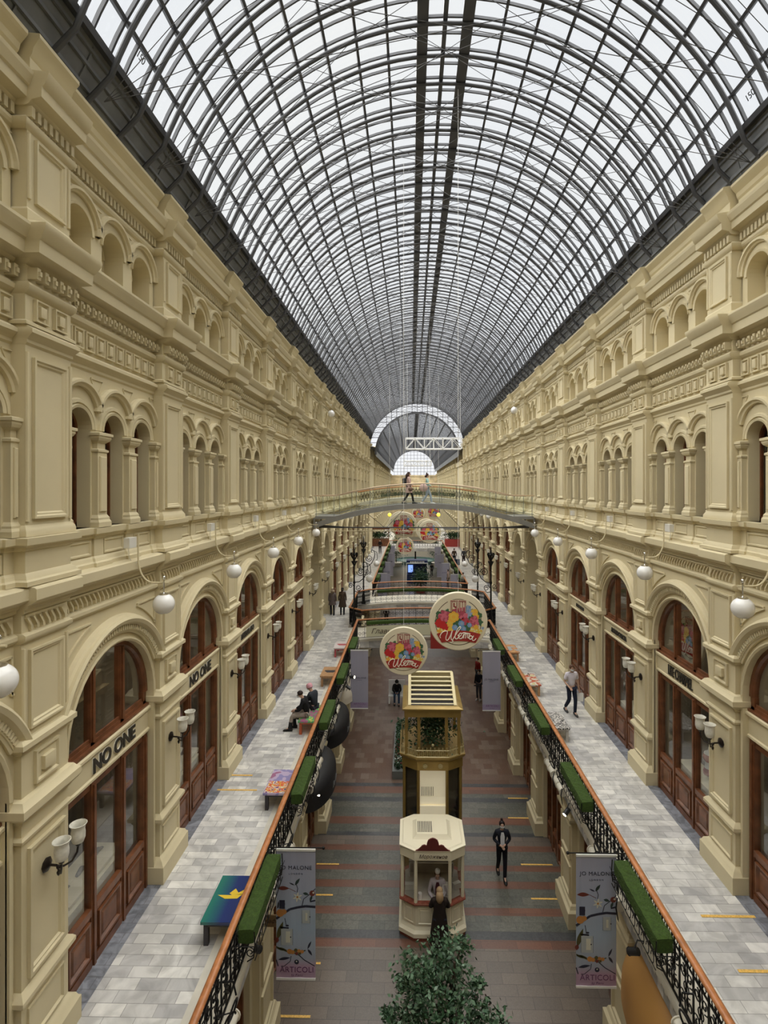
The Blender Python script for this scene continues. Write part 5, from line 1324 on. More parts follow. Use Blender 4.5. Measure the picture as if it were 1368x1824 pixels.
for i in range(8):
    p, q = Vector(og(1.03, 3.56)[i]), Vector(og(1.03, 3.56)[(i+1) % 8]); m_ = max(2, int((q-p).length/.11))
    for j in range(m_):
        c = p+(q-p)*(j+.5)/m_; d = (q-p).normalized()
        b.tube([tuple(c+d*.035*cos(t)+Vector((0, 0, .11+.09*sin(t)))) for t in [2*pi*k/8 for k in range(8)]], .011, 4, True)
        b.tube([tuple(c+Vector((0, 0, .2))), tuple(c+Vector((0, 0, .27)))], .012, 4); b.sphere(tuple(c+Vector((0, 0, .285))), .018, 6, 4)
    b.tube([tuple(p+Vector((0, 0, .21))), tuple(q+Vector((0, 0, .21)))], .012, 4); b.tube([tuple(p+Vector((0, 0, .01))), tuple(q+Vector((0, 0, .01)))], .02, 4)
b.sphere((0, -1.05, 3.93), .045, 8, 6); b.build('balustrade_ring', GOLDL, Kg)
for x, y in ((-.80, -.82), (-.42, -.86), (.42, -.86), (.80, -.82), (-.80, .8), (.80, .8), (-.42, .84), (.42, .84)):
    b = MB(); b.box(x-.045, x+.045, y-.045, y+.045, 3.56, 4.76); b.box(x-.02, x+.02, y-.055, y+.055, 3.6, 4.7); b.build('lantern_post', GOLD, Kg)
b = MB(); rc = lambda a, c, z: [(-a, -c, z), (a, -c, z), (a, c, z), (-a, c, z)]
b.loft([rc(.86, .93, 4.72), rc(.86, .93, 4.93), rc(.92, .99, 4.95), rc(.92, .99, 4.99), rc(.80, .88, 5.03)], True, True, True); b.build('lantern_roof', GOLD, Kg)
b = MB(); zz = lambda y: 5.05+.30*(y+.78)
for x in (-.70, .70): b.extr([(-.80, 4.98), (.80, 4.98), (.80, zz(.8)), (-.80, zz(-.8))], x-.045, x+.045, lambda t, y, z: (t, y, z))
b.extr([(.76, 4.98), (.84, 4.98), (.84, zz(.84)), (.76, zz(.76))], -.72, .72, lambda t, y, z: (t, y, z)); b.build('louvre_frame', GOLDL, Kg)
for i in range(7):
    y = -.74+1.5*i/7; b = MB(); b.extr([(y, zz(y)-.03), (y+.07, zz(y)-.01), (y+.075, zz(y)-.03), (y+.005, zz(y)-.055)], -.66, .66, lambda t, y_, z: (t, y_, z)); b.build('louvre_slat', GOLDL, Kg)
b = MB(); b.box(-.68, .68, -.78, .78, 5.02, 5.04); b.build('louvre_back', DARK, Kg)

def leaves(n, cen, spread, size, seed, b=None):
    r = random.Random(seed); b = b or MB()
    for i in range(n):
        c = Vector((r.gauss(cen[0], spread[0]), r.gauss(cen[1], spread[1]), r.gauss(cen[2], spread[2])))
        u = Vector((r.uniform(-1, 1), r.uniform(-1, 1), r.uniform(-.6, .6))).normalized(); w = u.cross(Vector((r.uniform(-1, 1), r.uniform(-1, 1), r.uniform(-.2, 1)))).normalized()
        s_ = size*r.uniform(.6, 1.3); b.mi = r.choice([0, 0, 0, 1, 1, 2]) if getattr(b, 'multi', False) else 0
        b.add([tuple(c-u*s_), tuple(c-u*s_*.1+w*s_*.55), tuple(c+u*s_), tuple(c-u*s_*.1-w*s_*.55)], [(0, 1, 2), (0, 2, 3)])
    return b
b = leaves(1500, (.66, 17.15, 4.0), (.33, .38, .25), .05, 4); thing('potted_greenery', b, LEAFD, 'dark green plants filling the open lantern of the gold kiosk', 'plant')
# flower bed left of the gold kiosk
fb = empty('flower_bed', (-.33, 23.6, 0)); tag(fb, 'long stone edged flower bed on the ground floor left of the gold kiosk', 'flower bed')
b = MB(); b.box(-.42, .42, -2.2, 2.2, 0, .32); b.build('stone_curb', mat('curb_stone', (.17, .18, .17), .5, noise=.15), fb)
b = MB(); r9 = random.Random(2)
for i in range(2600): leaves(1, (r9.uniform(-.33, .33), r9.uniform(-2.1, 2.1), r9.uniform(.32, .62)), (.02, .02, .03), .055, i, b)
b.build('foliage', LEAFD, fb)
b = MB()
for i in range(260): leaves(1, (r9.uniform(-.33, .33), r9.uniform(-2.1, .3), r9.uniform(.5, .72)), (.01, .01, .02), .035, i+9000, b)
b.build('blossoms', mat('blossom_red', (.20, .03, .03), .6), fb)
b = MB()
for i in range(60): leaves(1, (r9.uniform(-.33, .33), r9.uniform(-2.1, -1.3), r9.uniform(.55, .7)), (.01, .01, .02), .03, i+19000, b)
b.build('blossoms', WHITE, fb)
# second small bed behind the gold kiosk with tall plant and white garden bench
b = MB(); leaves(1800, (1.0, 24.6, 1.3), (.35, .5, .45), .06, 8, b); b.tube([(1.0, 24.6, 0), (1.0, 24.6, 1.6)], .04, 6); thing('tall_shrub', b, LEAFD, 'tall dark shrub on the ground floor seen behind the gold kiosk louvre', 'plant')
wb_ = empty('white_bench', (-.77, 29.1, 0)); tag(wb_, 'white bench under the seated man in the hat on the ground floor', 'bench')
b = MB(); b.box(-.45, .45, -.25, .25, .38, .45); b.build('seat', WHITE, wb_); b = MB(); b.box(-.45, .45, .22, .28, .45, 1.15); b.build('backrest', WHITE, wb_)
for sx in (-1, 1): b = MB(); b.box(sx*.4-.04, sx*.4+.04, -.22, .22, 0, .38); b.build('leg', WHITE, wb_)

# ------------------------------------------------------------------ awnings over the ground floor shops
def awning(s, yc, hw, proj, ztop, zrim, m, label, txt=None, val=.45):
    r = empty('dome_awning', (XC+s*(GH-.02), yc, 0)); tag(r, label, 'awning'); b = MB(); L = []
    n, k = 18, 8
    for j in range(k+1):
        t = pi/2*j/k; L.append([(-s*proj*sin(t)*sin(pi*i/n), -hw*cos(pi*i/n)*(sin(t) if j else .001), zrim+(ztop-zrim)*cos(t)) for i in range(n+1)])
    b.loft(L, False, False, False); b.build('canopy', m, r, ang=60)
    b = MB(); b.loft([[(-s*proj*sin(pi*i/n)*q, -hw*cos(pi*i/n)*q, z) for i in range(n+1)] for q, z in ((1, zrim), (1.01, zrim-val))], False, False, False); b.build('valance', m, r, ang=60)
    if txt:
        me = text_mesh(txt, .26, mat('awning_lettering', (.22, .22, .22), .5) if 'awning_lettering' not in bpy.data.materials else bpy.data.materials['awning_lettering'], .002, .4)
        me.transform(Matrix.Translation((0, 0, 0))); o = link('lettering', me, r)
        # bend the lettering round the valance
        for v in me.vertices:
            a = pi/2-s*v.co.x/hw; rr_x = proj*1.02; v.co = Vector((-s*rr_x*sin(a)-s*v.co.z, -hw*1.02*cos(a), zrim-val*.5+v.co.y))
    return r
DKA = mat('awning_black', (.010, .010, .012), .55); CRA = mat('awning_cream', (.62, .56, .45), .6); ORA = mat('awning_orange', (.48, .25, .07), .6)
yA = lambda k: yb(k)+CM
awning(-1, 16.3, 1.4, .66, 3.46, 3.02, DKA, 'black dome awning with grey script, the nearer one on the left', 'Le Café')
awning(-1, 19.95, 1.4, .66, 3.46, 3.02, DKA, 'black dome awning with grey script, the farther one on the left', 'Le Café')
awning(-1, 23.4, 1.3, .62, 3.5, 2.9, CRA, 'cream dome awning on the left beyond the two black ones', None, .25)
awning(1, 9.25, 1.3, .42, 3.2, 2.3, ORA, 'orange dome awning at the bottom right under the balustrade', None, .25)

# ------------------------------------------------------------------ spotlights under the balustrades
def spotlight(px, py, y, aim, label, lit=False, rail=False):
    p = at_y(px, py, y); r = empty('spotlight', tuple(p)); tag(r, label, 'spotlight', 'spotlights fixed below the balustrades')
    a = Vector(aim).normalized(); b = MB(); b.tube([tuple(-a*.08), tuple(a*.10)], .06, 12); b.tube([tuple(a*.10), tuple(a*.115)], .066, 12); b.build('head', mat('spot_black', (.02, .02, .022), .4) if 'spot_black' not in bpy.data.materials else bpy.data.materials['spot_black'], r, ang=40)
    b = MB(); b.tube([tuple(a*.112), tuple(a*.118)], .052, 12); b.build('lens', SPOT if lit else mat('lens_dark', (.1, .1, .1), .1) if not lit and 'lens_dark' not in bpy.data.materials else (SPOT if lit else bpy.data.materials['lens_dark']), r)
    s = -1 if p.x < XC else 1
    b = MB(); b.tube([(0, 0, .06), (s*.05, 0, .2), (s*(abs(XC+s*(RH+.05)-p.x)), .02, min(.25, 3.6-p.z+.2))], .014, 5); b.build('mount', STEEL, r)
    return r
spotlight(455, 1690, 9.3, (.5, .6, -.6), 'black spotlight under the nearest left turf box')
spotlight(508, 1600, 10.4, (.5, .7, -.5), 'black spotlight beside the nearest left banner')
spotlight(1130, 1695, 9.3, (-.6, .6, -.5), 'black spotlight above the orange awning')
spotlight(1074, 1622, 10.6, (-.6, .7, -.5), 'black spotlight beside the nearest right banner')
spotlight(627, 1206, 20.9, (.8, -.4, .1), 'spotlight with lit lens in front of the left lilac banner', True)
spotlight(620, 1224, 20.0, (.8, -.2, -.5), 'black spotlight just left of the lilac banner', False)
spotlight(938, 1208, 21.2, (-.7, -.6, -.4), 'lit spotlight below the right balustrade near the lilac banner', True)
spotlight(1010, 1445, 13.6, (-.7, -.5, -.5), 'lit spotlight below the right balustrade, left of the marble floor', True)
spotlight(564, 1412, 15.2, (.5, -.7, -.4), 'lit spotlight above the nearer black awning', True)

# ------------------------------------------------------------------ yellow tape strips on the floors
for i, (x0, x1, py, z, l) in enumerate(((479, 553, 1810, 0, 'at the bottom left of the ground floor'), (563, 571, 1716, 0, 'short one just right of the nearest left banner foot'), (563, 593, 1594, 0, 'right of the left banner at mid height'),
        (564, 604, 1539, 0, 'right of the left banner near its top'), (928, 984, 1540, 0, 'left of the right banner, the farther one'), (946, 1006, 1601, 0, 'left of the right banner, the nearer one'),
        (905, 940, 1422, 0, 'right of the gold kiosk, the farther one'), (905, 954, 1457, 0, 'right of the gold kiosk, the nearer one'), (1249, 1344, 1632, WZ, 'on the right walkway, the farther one'),
        (1315, 1372, 1730, WZ, 'on the right walkway at the picture edge'), (387, 458, 1407, WZ, 'on the left walkway, the nearer one'), (408, 450, 1381, WZ, 'on the left walkway, the farther one'))):
    p, q = at_z(x0, py, z), at_z(x1, py, z); b = MB(); b.box(p.x, q.x, p.y-.028, p.y+.028, z+.002, z+.008)
    thing('tape_strip', b, TAPE, 'yellow floor tape '+l, 'tape', 'yellow distancing tapes on the floors')

# ------------------------------------------------------------------ tree at the bottom of the picture
tr = empty('indoor_tree', (.72, 9.45, 0)); tag(tr, 'leafy green indoor tree rising from the ground floor at the bottom', 'tree')
b = MB(); b.tube([(0, 0, 0), (.02, 0, .8), (-.02, .02, 1.6), (.0, 0, 2.3), (.05, 0, 3.3)], .07, 8, taper=[1.2, 1, .8, .6, .3]); rt = random.Random(6)
CL = [((795, 1690), 9.6, .26), ((775, 1722), 9.5, .26), ((735, 1718), 9.4, .22), ((752, 1745), 9.3, .28), ((812, 1730), 9.5, .25), ((780, 1770), 9.2, .34), ((735, 1790), 9.2, .28), ((825, 1780), 9.3, .30), ((860, 1805), 9.3, .22),
      ((708, 1812), 9.2, .18), ((800, 1820), 9.0, .40), ((745, 1830), 9.0, .34), ((890, 1832), 9.4, .2), ((842, 1840), 9.1, .3), ((820, 1682), 9.7, .15), ((690, 1808), 9.3, .10), ((850, 1752), 9.5, .12), ((720, 1748), 9.4, .14), ((790, 1870), 9.0, .5), ((740, 1880), 9.1, .4), ((850, 1890), 9.1, .4)]
for (px, py), yy, sp in CL:
    c = at_y(px, py, yy)-Vector((.72, 9.45, 0)); m = Vector((0, 0, max(1.2, c.z-.7)))
    b.tube([tuple(m), tuple(m*.5+c*.5+Vector((0, 0, .04))), tuple(c)], .018, 5, taper=[1.3, .9, .4])
b.build('trunk', BARK, tr, ang=50)
b = MB(); b.multi = True
for i, ((px, py), yy, sp) in enumerate(CL):
    c = at_y(px, py, yy)-Vector((.72, 9.45, 0)); leaves(int(80+2000*sp*sp), c, (sp*.62, sp*.62, sp*.42), .047, i, b)
b.build('foliage', [LEAFM, LEAFD, mat('leaf_grey_green', (.15, .23, .15), .5)], tr)
b = MB()
for i, ((px, py), yy, sp) in enumerate(CL[7:14]):
    c = at_y(px, py, yy)-Vector((.72, 9.45, 0)); leaves(22, c, (sp*.7, sp*.6, sp*.5), .03, 700+i, b)
b.build('dry_leaves', mat('leaf_dry', (.045, .022, .018), .6), tr)
b = MB(); b.lathe([(.28, 0), (.36, .5), (.4, .55), (.36, .55), (.3, .5), (0, .5)], n=20); b.build('pot', SOFF, tr, ang=40)

# ------------------------------------------------------------------ shop display pieces behind the glass
for k, s, col, l in ((0, -1, None, 'cream display shelf with shoes in the nearest left shop window'), (1, -1, None, 'cream display shelf in the second left shop window')):
    p = (XC+s*(HALF+.85), yb(k)+CM+.3, WZ+.95); r = empty('display_shelf', p); tag(r, l, 'shelf'); b = MB(); b.box(-.3, .3, -.8, .8, 0, .05); b.build('shelf_board', CREAM, r); b = MB(); b.box(-.04, .04, -.7, -.6, -.95, 0); b.box(-.04, .04, .6, .7, -.95, 0); b.build('shelf_legs', CREAM, r)
    for j in range(3):
        b = MB(); L = []
        for t, w_, h_ in ((0, .03, .05), (.06, .045, .07), (.14, .04, .11), (.22, .035, .06), (.28, .03, .035)): L.append([(w_*cos(a), t-.14, .055+h_*.5+h_*.5*sin(a)) for a in [2*pi*i/8 for i in range(8)]])
        b.loft(L, True, True, True); thing('shoe', b, mat('shoe_grey', (.16, .15, .14), .5) if 'shoe_grey' not in bpy.data.materials else bpy.data.materials['shoe_grey'], 'grey shoe on the cream shelf in the %s left shop window, %s from the camera' % (ORD[k], ORD[j]), 'shoe', 'shoes on display shelves', loc=(p[0], p[1]-.5+.5*j, p[2]), ang=60)
p = (XC+HALF+.8, yb(1)+CM-.1, WZ); r = empty('mannequin', p); tag(r, 'red and white dressed bust on a stand behind the glass below LISE CHARMEL', 'mannequin')
b = MB(); b.lathe([(.14, 0), (.14, .02), (.015, .03), (.015, 1.0)], n=12); b.build('stand', STEEL, r, ang=40)
b = MB(); b.lathe([(.02, 1.0), (.13, 1.02), (.15, 1.12), (.11, 1.3), (.15, 1.45), (.14, 1.55), (.06, 1.6), (.045, 1.68), (0, 1.7)], n=16); b.build('bust', WHITE, r, ang=60)
b = MB(); b.lathe([(.152, 1.05), (.158, 1.12), (.135, 1.2)], n=16, cap=False); b.lathe([(.135, 1.36), (.16, 1.45), (.145, 1.53)], n=16, cap=False); b.build('lingerie', REDM, r, ang=60)
# round sign leaning inside the lunette of that shop
rs = round_sign(1216, 1130, 14.1, 'large red and cream round sign behind the arched pane above LISE CHARMEL', 1.3, 'round flower signs', False)
for c in list(rs.children):
    if c.name.startswith('wire'): bpy.data.objects.remove(c)
rs.location = (XC+HALF+.62, 13.35, 8.0); rs.rotation_euler = (0, 0, -pi/2)
if 'group' in rs: del rs['group']

# ------------------------------------------------------------------ far ground floor beyond the bridges
NAVY = mat('kiosk_navy', (.012, .022, .08), .4); CYAN = mat('screen_blue', (.1, .2, .6), .4, emis=(.25, .4, .9), estr=1.2)
r = empty('blue_kiosk', (.75, 66.5, 0)); tag(r, 'dark blue kiosk with white frame and lit sign far down the ground floor', 'kiosk')
b = MB(); b.box(-1.3, 1.3, -.8, .8, 0, 1.1); b.box(-1.3, 1.3, -.8, .8, 2.4, 2.8); b.box(-1.2, 1.2, .6, .8, 1.1, 2.4); b.build('body', NAVY, r)
b = MB()
for x in (-1.3, 1.3): b.box(x-.05, x+.05, -.9, -.8, 0, 2.5)
b.box(-1.3, 1.3, -.9, -.8, 2.42, 2.52); b.build('frame', WHITE, r)
b = MB(); b.box(-1.1, -.5, -.5, -.45, 1.3, 2.2); b.build('lit_screen', CYAN, r)
b = MB()
for i in range(9): b.box(-.85+.2*i, -.72+.2*i, -.83, -.81, 2.55, 2.7)
b.build('sign_marks', WHITE, r)
def potted(name, x, y, h, w_, label, potm, seed, n=1500, sz=.09):
    r = empty(name, (x, y, 0)); tag(r, label, 'plant'); b = MB(); b.lathe([(w_*.6, 0), (w_*.8, .6), (w_*.7, .6), (0, .55)], n=12); b.build('pot', potm, r, ang=40)
    b = MB(); b.tube([(0, 0, .5), (0, 0, h*.7)], .06, 5); b.build('stem', BARK, r); b = leaves(n, (0, 0, h*.68), (w_*.5, w_*.5, h*.18), sz, seed); b.build('foliage', LEAFD, r)
potted('potted_tree', 1.1, 60, 2.5, .9, 'round potted tree before the blue kiosk, far ground floor', REDM, 21)
potted('potted_palm', -2.2, 80, 4.2, 1.2, 'tall palm left of the fountain far down the ground floor', SOFF, 22)
potted('potted_palm', 4.0, 80, 4.2, 1.2, 'tall palm right of the fountain far down the ground floor', SOFF, 23)
r = empty('fountain', (.7, 84, 0)); tag(r, 'round fountain basin with umbrella top far down the ground floor', 'fountain')
b = MB(); b.lathe([(3.2, 0), (3.2, .5), (3.0, .55), (2.9, .3), (0, .3)], n=24); b.build('basin', mat('basin_green', (.12, .2, .18), .3), r, ang=30); b = MB(); b.lathe([(.3, .3), (.12, .8), (.12, 2.6), (.3, 2.7), (0, 3.4)], n=12); b.lathe([(1.3, 2.9), (0, 3.5)], n=16); b.build('column', BRZ, r, ang=40)
for i, (x, y, l) in enumerate(((5.9, 72.5, 'red flower stall with green plants at the far right of the walkway'), (-4.0, 73, 'dark stall with lit lamps at the far left of the walkway'))):
    r = empty('market_stall', (x-(0 if i == 0 else .3), y, WZ)); tag(r, l, 'stall'); b = MB(); b.box(-1.3, 1.3, -.7, .7, 0, 1.0); b.build('counter', REDM if i == 0 else WOOD, r); b = MB(); b.box(-1.4, 1.4, -.8, .8, 2.3, 2.5); [b.box(q-.04, q+.04, -.7, -.62, 1, 2.3) for q in (-1.25, 1.25)]; b.build('roof', WOOD if i else GREYM, r)
    b = leaves(700, (0, 0, 1.5), (.7, .4, .25), .12, 40+i); b.build('foliage', LEAFD, r)
for i, (px, py) in enumerate(((694, 917), (781, 917))):
    p = at_y(px, py, 36); b = MB(); b.sphere((0, 0, 0), .13, 14, 10); thing('yellow_lamp', b, mat('lamp_yellow', (.9, .75, .1), .4, emis=(1, .85, .1), estr=.9) if i == 0 else bpy.data.materials['lamp_yellow'], 'bright yellow ball lamp under the glass bridge, %s of the two' % ('left' if i == 0 else 'right'), 'lamp', loc=tuple(p), smooth=True)
    bb = MB(); bb.tube([(0, 0, .13), (0, 0, 9.4)], .006, 4); bb.build('cord', WHITE, bpy.data.objects['yellow_lamp' if i == 0 else 'yellow_lamp.001'])
# ------------------------------------------------------------------ people
def skin_obj(name, V, Ed, Rd, m, parent, sub=1, root=0, smooth=True):
    me = bpy.data.meshes.new(name+'_sk'); me.from_pydata([tuple(v) for v in V], Ed, []); o = bpy.data.objects.new(name+'_sk', me); COL.objects.link(o)
    md = o.modifiers.new('s', 'SKIN'); md.use_smooth_shade = True
    sv = me.skin_vertices[0].data
    for i, r in enumerate(Rd):
        sv[i].radius = r if isinstance(r, tuple) else (r, r); sv[i].use_root = (i == root); sv[i].use_loose = False
    if sub: s_ = o.modifiers.new('u', 'SUBSURF'); s_.levels = sub; s_.render_levels = sub
    bpy.context.view_layer.update(); dg = bpy.context.evaluated_depsgraph_get(); m2 = bpy.data.meshes.new_from_object(o.evaluated_get(dg)); bpy.data.objects.remove(o); bpy.data.meshes.remove(me)
    m2.materials.clear(); m2.materials.append(m); m2.polygons.foreach_set('use_smooth', [True]*len(m2.polygons)); m2.name = name
    q = bpy.data.objects.new(name, m2); COL.objects.link(q); q.parent = parent; return q
SKIN = mat('skin', (.52, .32, .23), .5); CM_ = {}
def cm(name, col, r=.75):
    if name not in CM_: CM_[name] = mat('cloth_'+name, col, r, spec=.2)
    return CM_[name]
def person(label, loc, rz, h=1.70, pose=None, top='black', topc=(.02, .02, .022), legs='dark', legc=(.02, .02, .03), shoe=(.015, .015, .015), hair=(.03, .02, .015), hairlen=0, coat=None,
           sleeve=1.0, mask=True, fingers=True, extra=None, hats=1.0, shirt=None, head_tilt=0, group=None, bun=False, hat=None, boots=False):
    J = dict(pel=(0, 0, .94), sp=(0, 0, 1.12), ch=(0, .0, 1.32), nk=(0, 0, 1.46), hb=(0, .015, 1.53), hm=(0, .025, 1.60), cr=(0, .01, 1.665))
    for s, n in ((-1, 'L'), (1, 'R')):
        J.update({'sh'+n: (s*.165, 0, 1.385), 'el'+n: (s*.22, -.02, 1.12), 'wr'+n: (s*.23, .05, .88), 'hp'+n: (s*.085, 0, .90), 'kn'+n: (s*.095, .02, .50), 'an'+n: (s*.095, -.02, .09), 'to'+n: (s*.105, .13, .035)})
    if pose: J.update(pose)
    J = {k: Vector(v) for k, v in J.items()}
    if head_tilt:
        for k in ('hm', 'cr'): J[k] = J['hb']+Matrix.Rotation(head_tilt, 3, 'X') @ (J[k]-J['hb'])
    body = None; names = ['pel', 'sp', 'ch', 'nk', 'hb', 'hm', 'cr']; rad = [(.105, .085), (.092, .068), (.11, .072), (.048, .05), (.062, .07), (.075, .088), (.05, .06)]
    V = [J[n] for n in names]; Ed = [(i, i+1) for i in range(6)]; R = list(rad)
    def addc(prev, n, r): V.append(J[n]); R.append(r); Ed.append((prev, len(V)-1)); return len(V)-1
    for s, n in ((-1, 'L'), (1, 'R')):
        a = addc(2, 'sh'+n, .046); a = addc(a, 'el'+n, .038); a = addc(a, 'wr'+n, .026)
        d = (J['wr'+n]-J['el'+n]).normalized(); pl = J['wr'+n]+d*.07; V.append(pl); R.append((.036, .016)); Ed.append((a, len(V)-1)); pi_ = len(V)-1
        if fingers:
            side = d.cross(Vector((0, 1, 0)) if abs(d.y) < .8 else Vector((0, 0, 1))).normalized(); fwd = side.cross(d).normalized()
            for f, (off, ln) in enumerate(((-.028, .062), (-.010, .075), (.009, .072), (.027, .055))):
                b0 = pl+side*off+d*.03; V.append(b0); R.append(.0095); Ed.append((pi_, len(V)-1)); V.append(b0+d*ln*.8+fwd*.02); R.append(.0075); Ed.append((len(V)-2, len(V)-1))
            b0 = pl-d*.02+side*.04*(-s); V.append(b0); R.append(.011); Ed.append((pi_, len(V)-1)); V.append(b0+side*.02*(-s)+d*.045); R.append(.009); Ed.append((len(V)-2, len(V)-1))
        a = addc(0, 'hp'+n, .08); a = addc(a, 'kn'+n, .05); a = addc(a, 'an'+n, .034); a = addc(a, 'to'+n, .028)
    body = skin_obj('person', V, Ed, R, SKIN, None); tag(body, label, 'person', group); body.location = loc; body.rotation_euler = (0, 0, rz); k = h/1.72; body.scale = (k, k, k)
    # garments
    if coat is None or True:
        V = [J['pel']+Vector((0, 0, -.02)), J['sp'], J['ch'], J['nk']+Vector((0, 0, -.015))]; Ed = [(0, 1), (1, 2), (2, 3)]; R = [(.135, .11), (.125, .1), (.155, .118), (.082, .078)]
        for s, n in ((-1, 'L'), (1, 'R')):
            V.append(J['sh'+n]); R.append(.082); Ed.append((2, len(V)-1)); e_ = J['el'+n]; w_ = J['wr'+n]
            if sleeve >= 1: V.append(e_); R.append(.054); Ed.append((len(V)-2, len(V)-1)); V.append(e_+(w_-e_)*.95); R.append(.04); Ed.append((len(V)-2, len(V)-1))
            else: V.append(J['sh'+n]+(e_-J['sh'+n])*.8); R.append(.06); Ed.append((len(V)-2, len(V)-1))
        skin_obj(top, V, Ed, R, cm(str(topc), topc), body)
    V = [J['pel']+Vector((0, 0, .03))]; Ed = []; R = [(.125, .10)]
    for s, n in ((-1, 'L'), (1, 'R')):
        V += [J['hp'+n], J['kn'+n], J['an'+n]+Vector((0, 0, -.03))]; R += [.10, .070, .056]; b0 = len(V)-3; Ed += [(0, b0), (b0, b0+1), (b0+1, b0+2)]
    skin_obj(legs if legs in ('jeans', 'trousers') else 'trousers', V, Ed, R, cm(str(legc), legc), body)
    for n in ('L', 'R'):
        a, t = J['an'+n], J['to'+n]; d = (t-a); d.z = 0; d = d.normalized() if d.length > .01 else Vector((0, 1, 0)); sd_ = Vector((d.y, -d.x, 0)); b = MB(); L = []
        z0 = min(a.z, t.z)-.035 if a.z < .2 else a.z-.09
        for q, w_, hh in ((-.08, .035, .09), (-.05, .05, .11), (.03, .052, .10), (.12, .054, .07), (.19, .042, .05), (.22, .02, .03)):
            c = a+d*q; c.z = z0; L.append([tuple(c+sd_*w_*cos(t_)+Vector((0, 0, max(0, hh*.5+hh*.5*sin(t_)*1.0)))) for t_ in [2*pi*i/10 for i in range(10)]])
        b.loft(L, True, True, True)
        if boots: b.tube([tuple(a+Vector((0, 0, -.03))), tuple(a+(J['kn'+n]-a)*.5)], .062, 10)
        b.build('boot' if boots else 'shoe', cm('shoe'+str(shoe), shoe, .4), body, ang=60)
    if coat:
        zl, wd_, dp = coat; b = MB(); L = []; pts = [(J['nk'].z-.02, .06, .06, .5), (J['ch'].z+.06, .17, .10, .8), (J['ch'].z-.05, .175, .125, .9), (J['sp'].z, .155, .12, 1), (J['pel'].z, .185, .15, 1), ((J['pel'].z+zl)/2, (.185+wd_)/2, (.15+dp)/2, 1), (zl, wd_, dp, 1)]
        for z, a, c, _ in pts:
            t = max(0, min(1, (z-J['pel'].z)/(J['nk'].z-J['pel'].z))); ce = J['pel']+(J['nk']-J['pel'])*t
            L.append([(ce.x+a*cos(q)*(1+.03*sin(5*q)), ce.y+c*sin(q)*(1+.03*sin(4*q)), z) for q in [2*pi*i/20 for i in range(20)]])
        b.loft(L, True, True, False); b.build('coat', cm(str(topc), topc), body, ang=70)
    hc = J['hm']+Vector((0, -.012, .02)); b = MB(); Rm = Matrix.Rotation(head_tilt, 3, 'X')
    L = []
    for j in range(9):
        t = -.35+(pi/2+.35)*j/8; rr = cos(t)
        ring_ = []
        for i in range(16):
            a = 2*pi*i/16; fr_ = max(0, sin(a)); lo = .0
            x, y, z = .088*rr*cos(a), .10*rr*sin(a)-.01, .098*sin(t)
            if fr_ > .35 and t < .55: y = min(y, .045); 
            ring_.append(tuple(hc+Rm @ Vector((x, y, z))))
        L.append(ring_)
    b.loft(L, True, False, True)
    if hairlen:
        back = hc+Rm @ Vector((0, -.05, -.03)); b.tube([tuple(back+Vector((0, .01, .035))), tuple(back+Vector((0, -.035, -.06))), tuple(back+Vector((0, -.045, -hairlen*.6))), tuple(back+Vector((0, -.04, -hairlen)))], .075 if hairlen < .2 else .098, 10, taper=[.8, 1.08, .98, .45])
    if bun: b.sphere(tuple(hc+Rm @ Vector((0, -.05, .11))), .04, 10, 8)
    b.build('hair', cm('hair'+str(hair), hair, .5), body, ang=80)
    if hat:
        b = MB(); L = []
        for q, z in ((.105, -.02), (.108, .03), (.1, .08), (.075, .115), (.02, .13)): L.append([tuple(hc+Rm @ Vector((q*hats*cos(a)*.95, q*hats*sin(a)*1.05-(1-hats)*.06, z*(.55 if hats < 1 else 1)+(1-hats)*.22))) for a in [2*pi*i/16 for i in range(16)]])
        b.loft(L, True, False, True); b.build('hat', cm('hat'+str(hat), hat), body, ang=60)
    # face: nose, eyes, ears and mask
    fc = J['hm']; b = MB(); b.sphere(tuple(fc+Rm @ Vector((0, .088, -.015))), .013, 8, 6, (1, 1.1, 1.5))
    for s in (-1, 1): b.sphere(tuple(fc+Rm @ Vector((s*.078, -.005, -.01))), .016, 8, 6, (.4, .8, 1.3))
    b.build('nose_and_ears', SKIN, body, True)
    for s in (-1, 1): b = MB(); b.sphere(tuple(fc+Rm @ Vector((s*.028, .078, .012))), .010, 8, 6, (1.4, .6, .8)); b.build('eye', cm('eye', (.03, .02, .02), .3), body, True)
    if mask:
        b = MB(); L = []
        for z, r_ in ((-.075, .8), (-.05, 1.0), (-.02, 1.02), (.0, .95)): L.append([tuple(fc+Rm @ Vector((.068*r_*sin(a), .02+.078*r_*cos(a), z))) for a in [-1.25+2.5*i/10 for i in range(11)]])
        b.loft(L, False, False, False); b.build('face_mask', cm('mask', (.62, .66, .68)), body, ang=60)
    else: b = MB(); b.sphere(tuple(fc+Rm @ Vector((0, .078, -.045))), .012, 8, 6, (1.8, .4, .5)); b.build('mouth', cm('lips', (.35, .12, .1), .5), body, True)
    if shirt:
        b = MB(); c, p_ = J['ch'], J['pel']; b.quad(tuple(c+Vector((-.035, .104, .1))), tuple(c+Vector((.035, .104, .1))), tuple(c+Vector((.065, .118, -.02))), tuple(p_+Vector((.06, .122, .06))), tuple(p_+Vector((-.06, .122, .06))), tuple(c+Vector((-.065, .118, -.02)))); b.build('shirt', cm(str(shirt), shirt), body)
    if extra: extra(body, J)
    return body
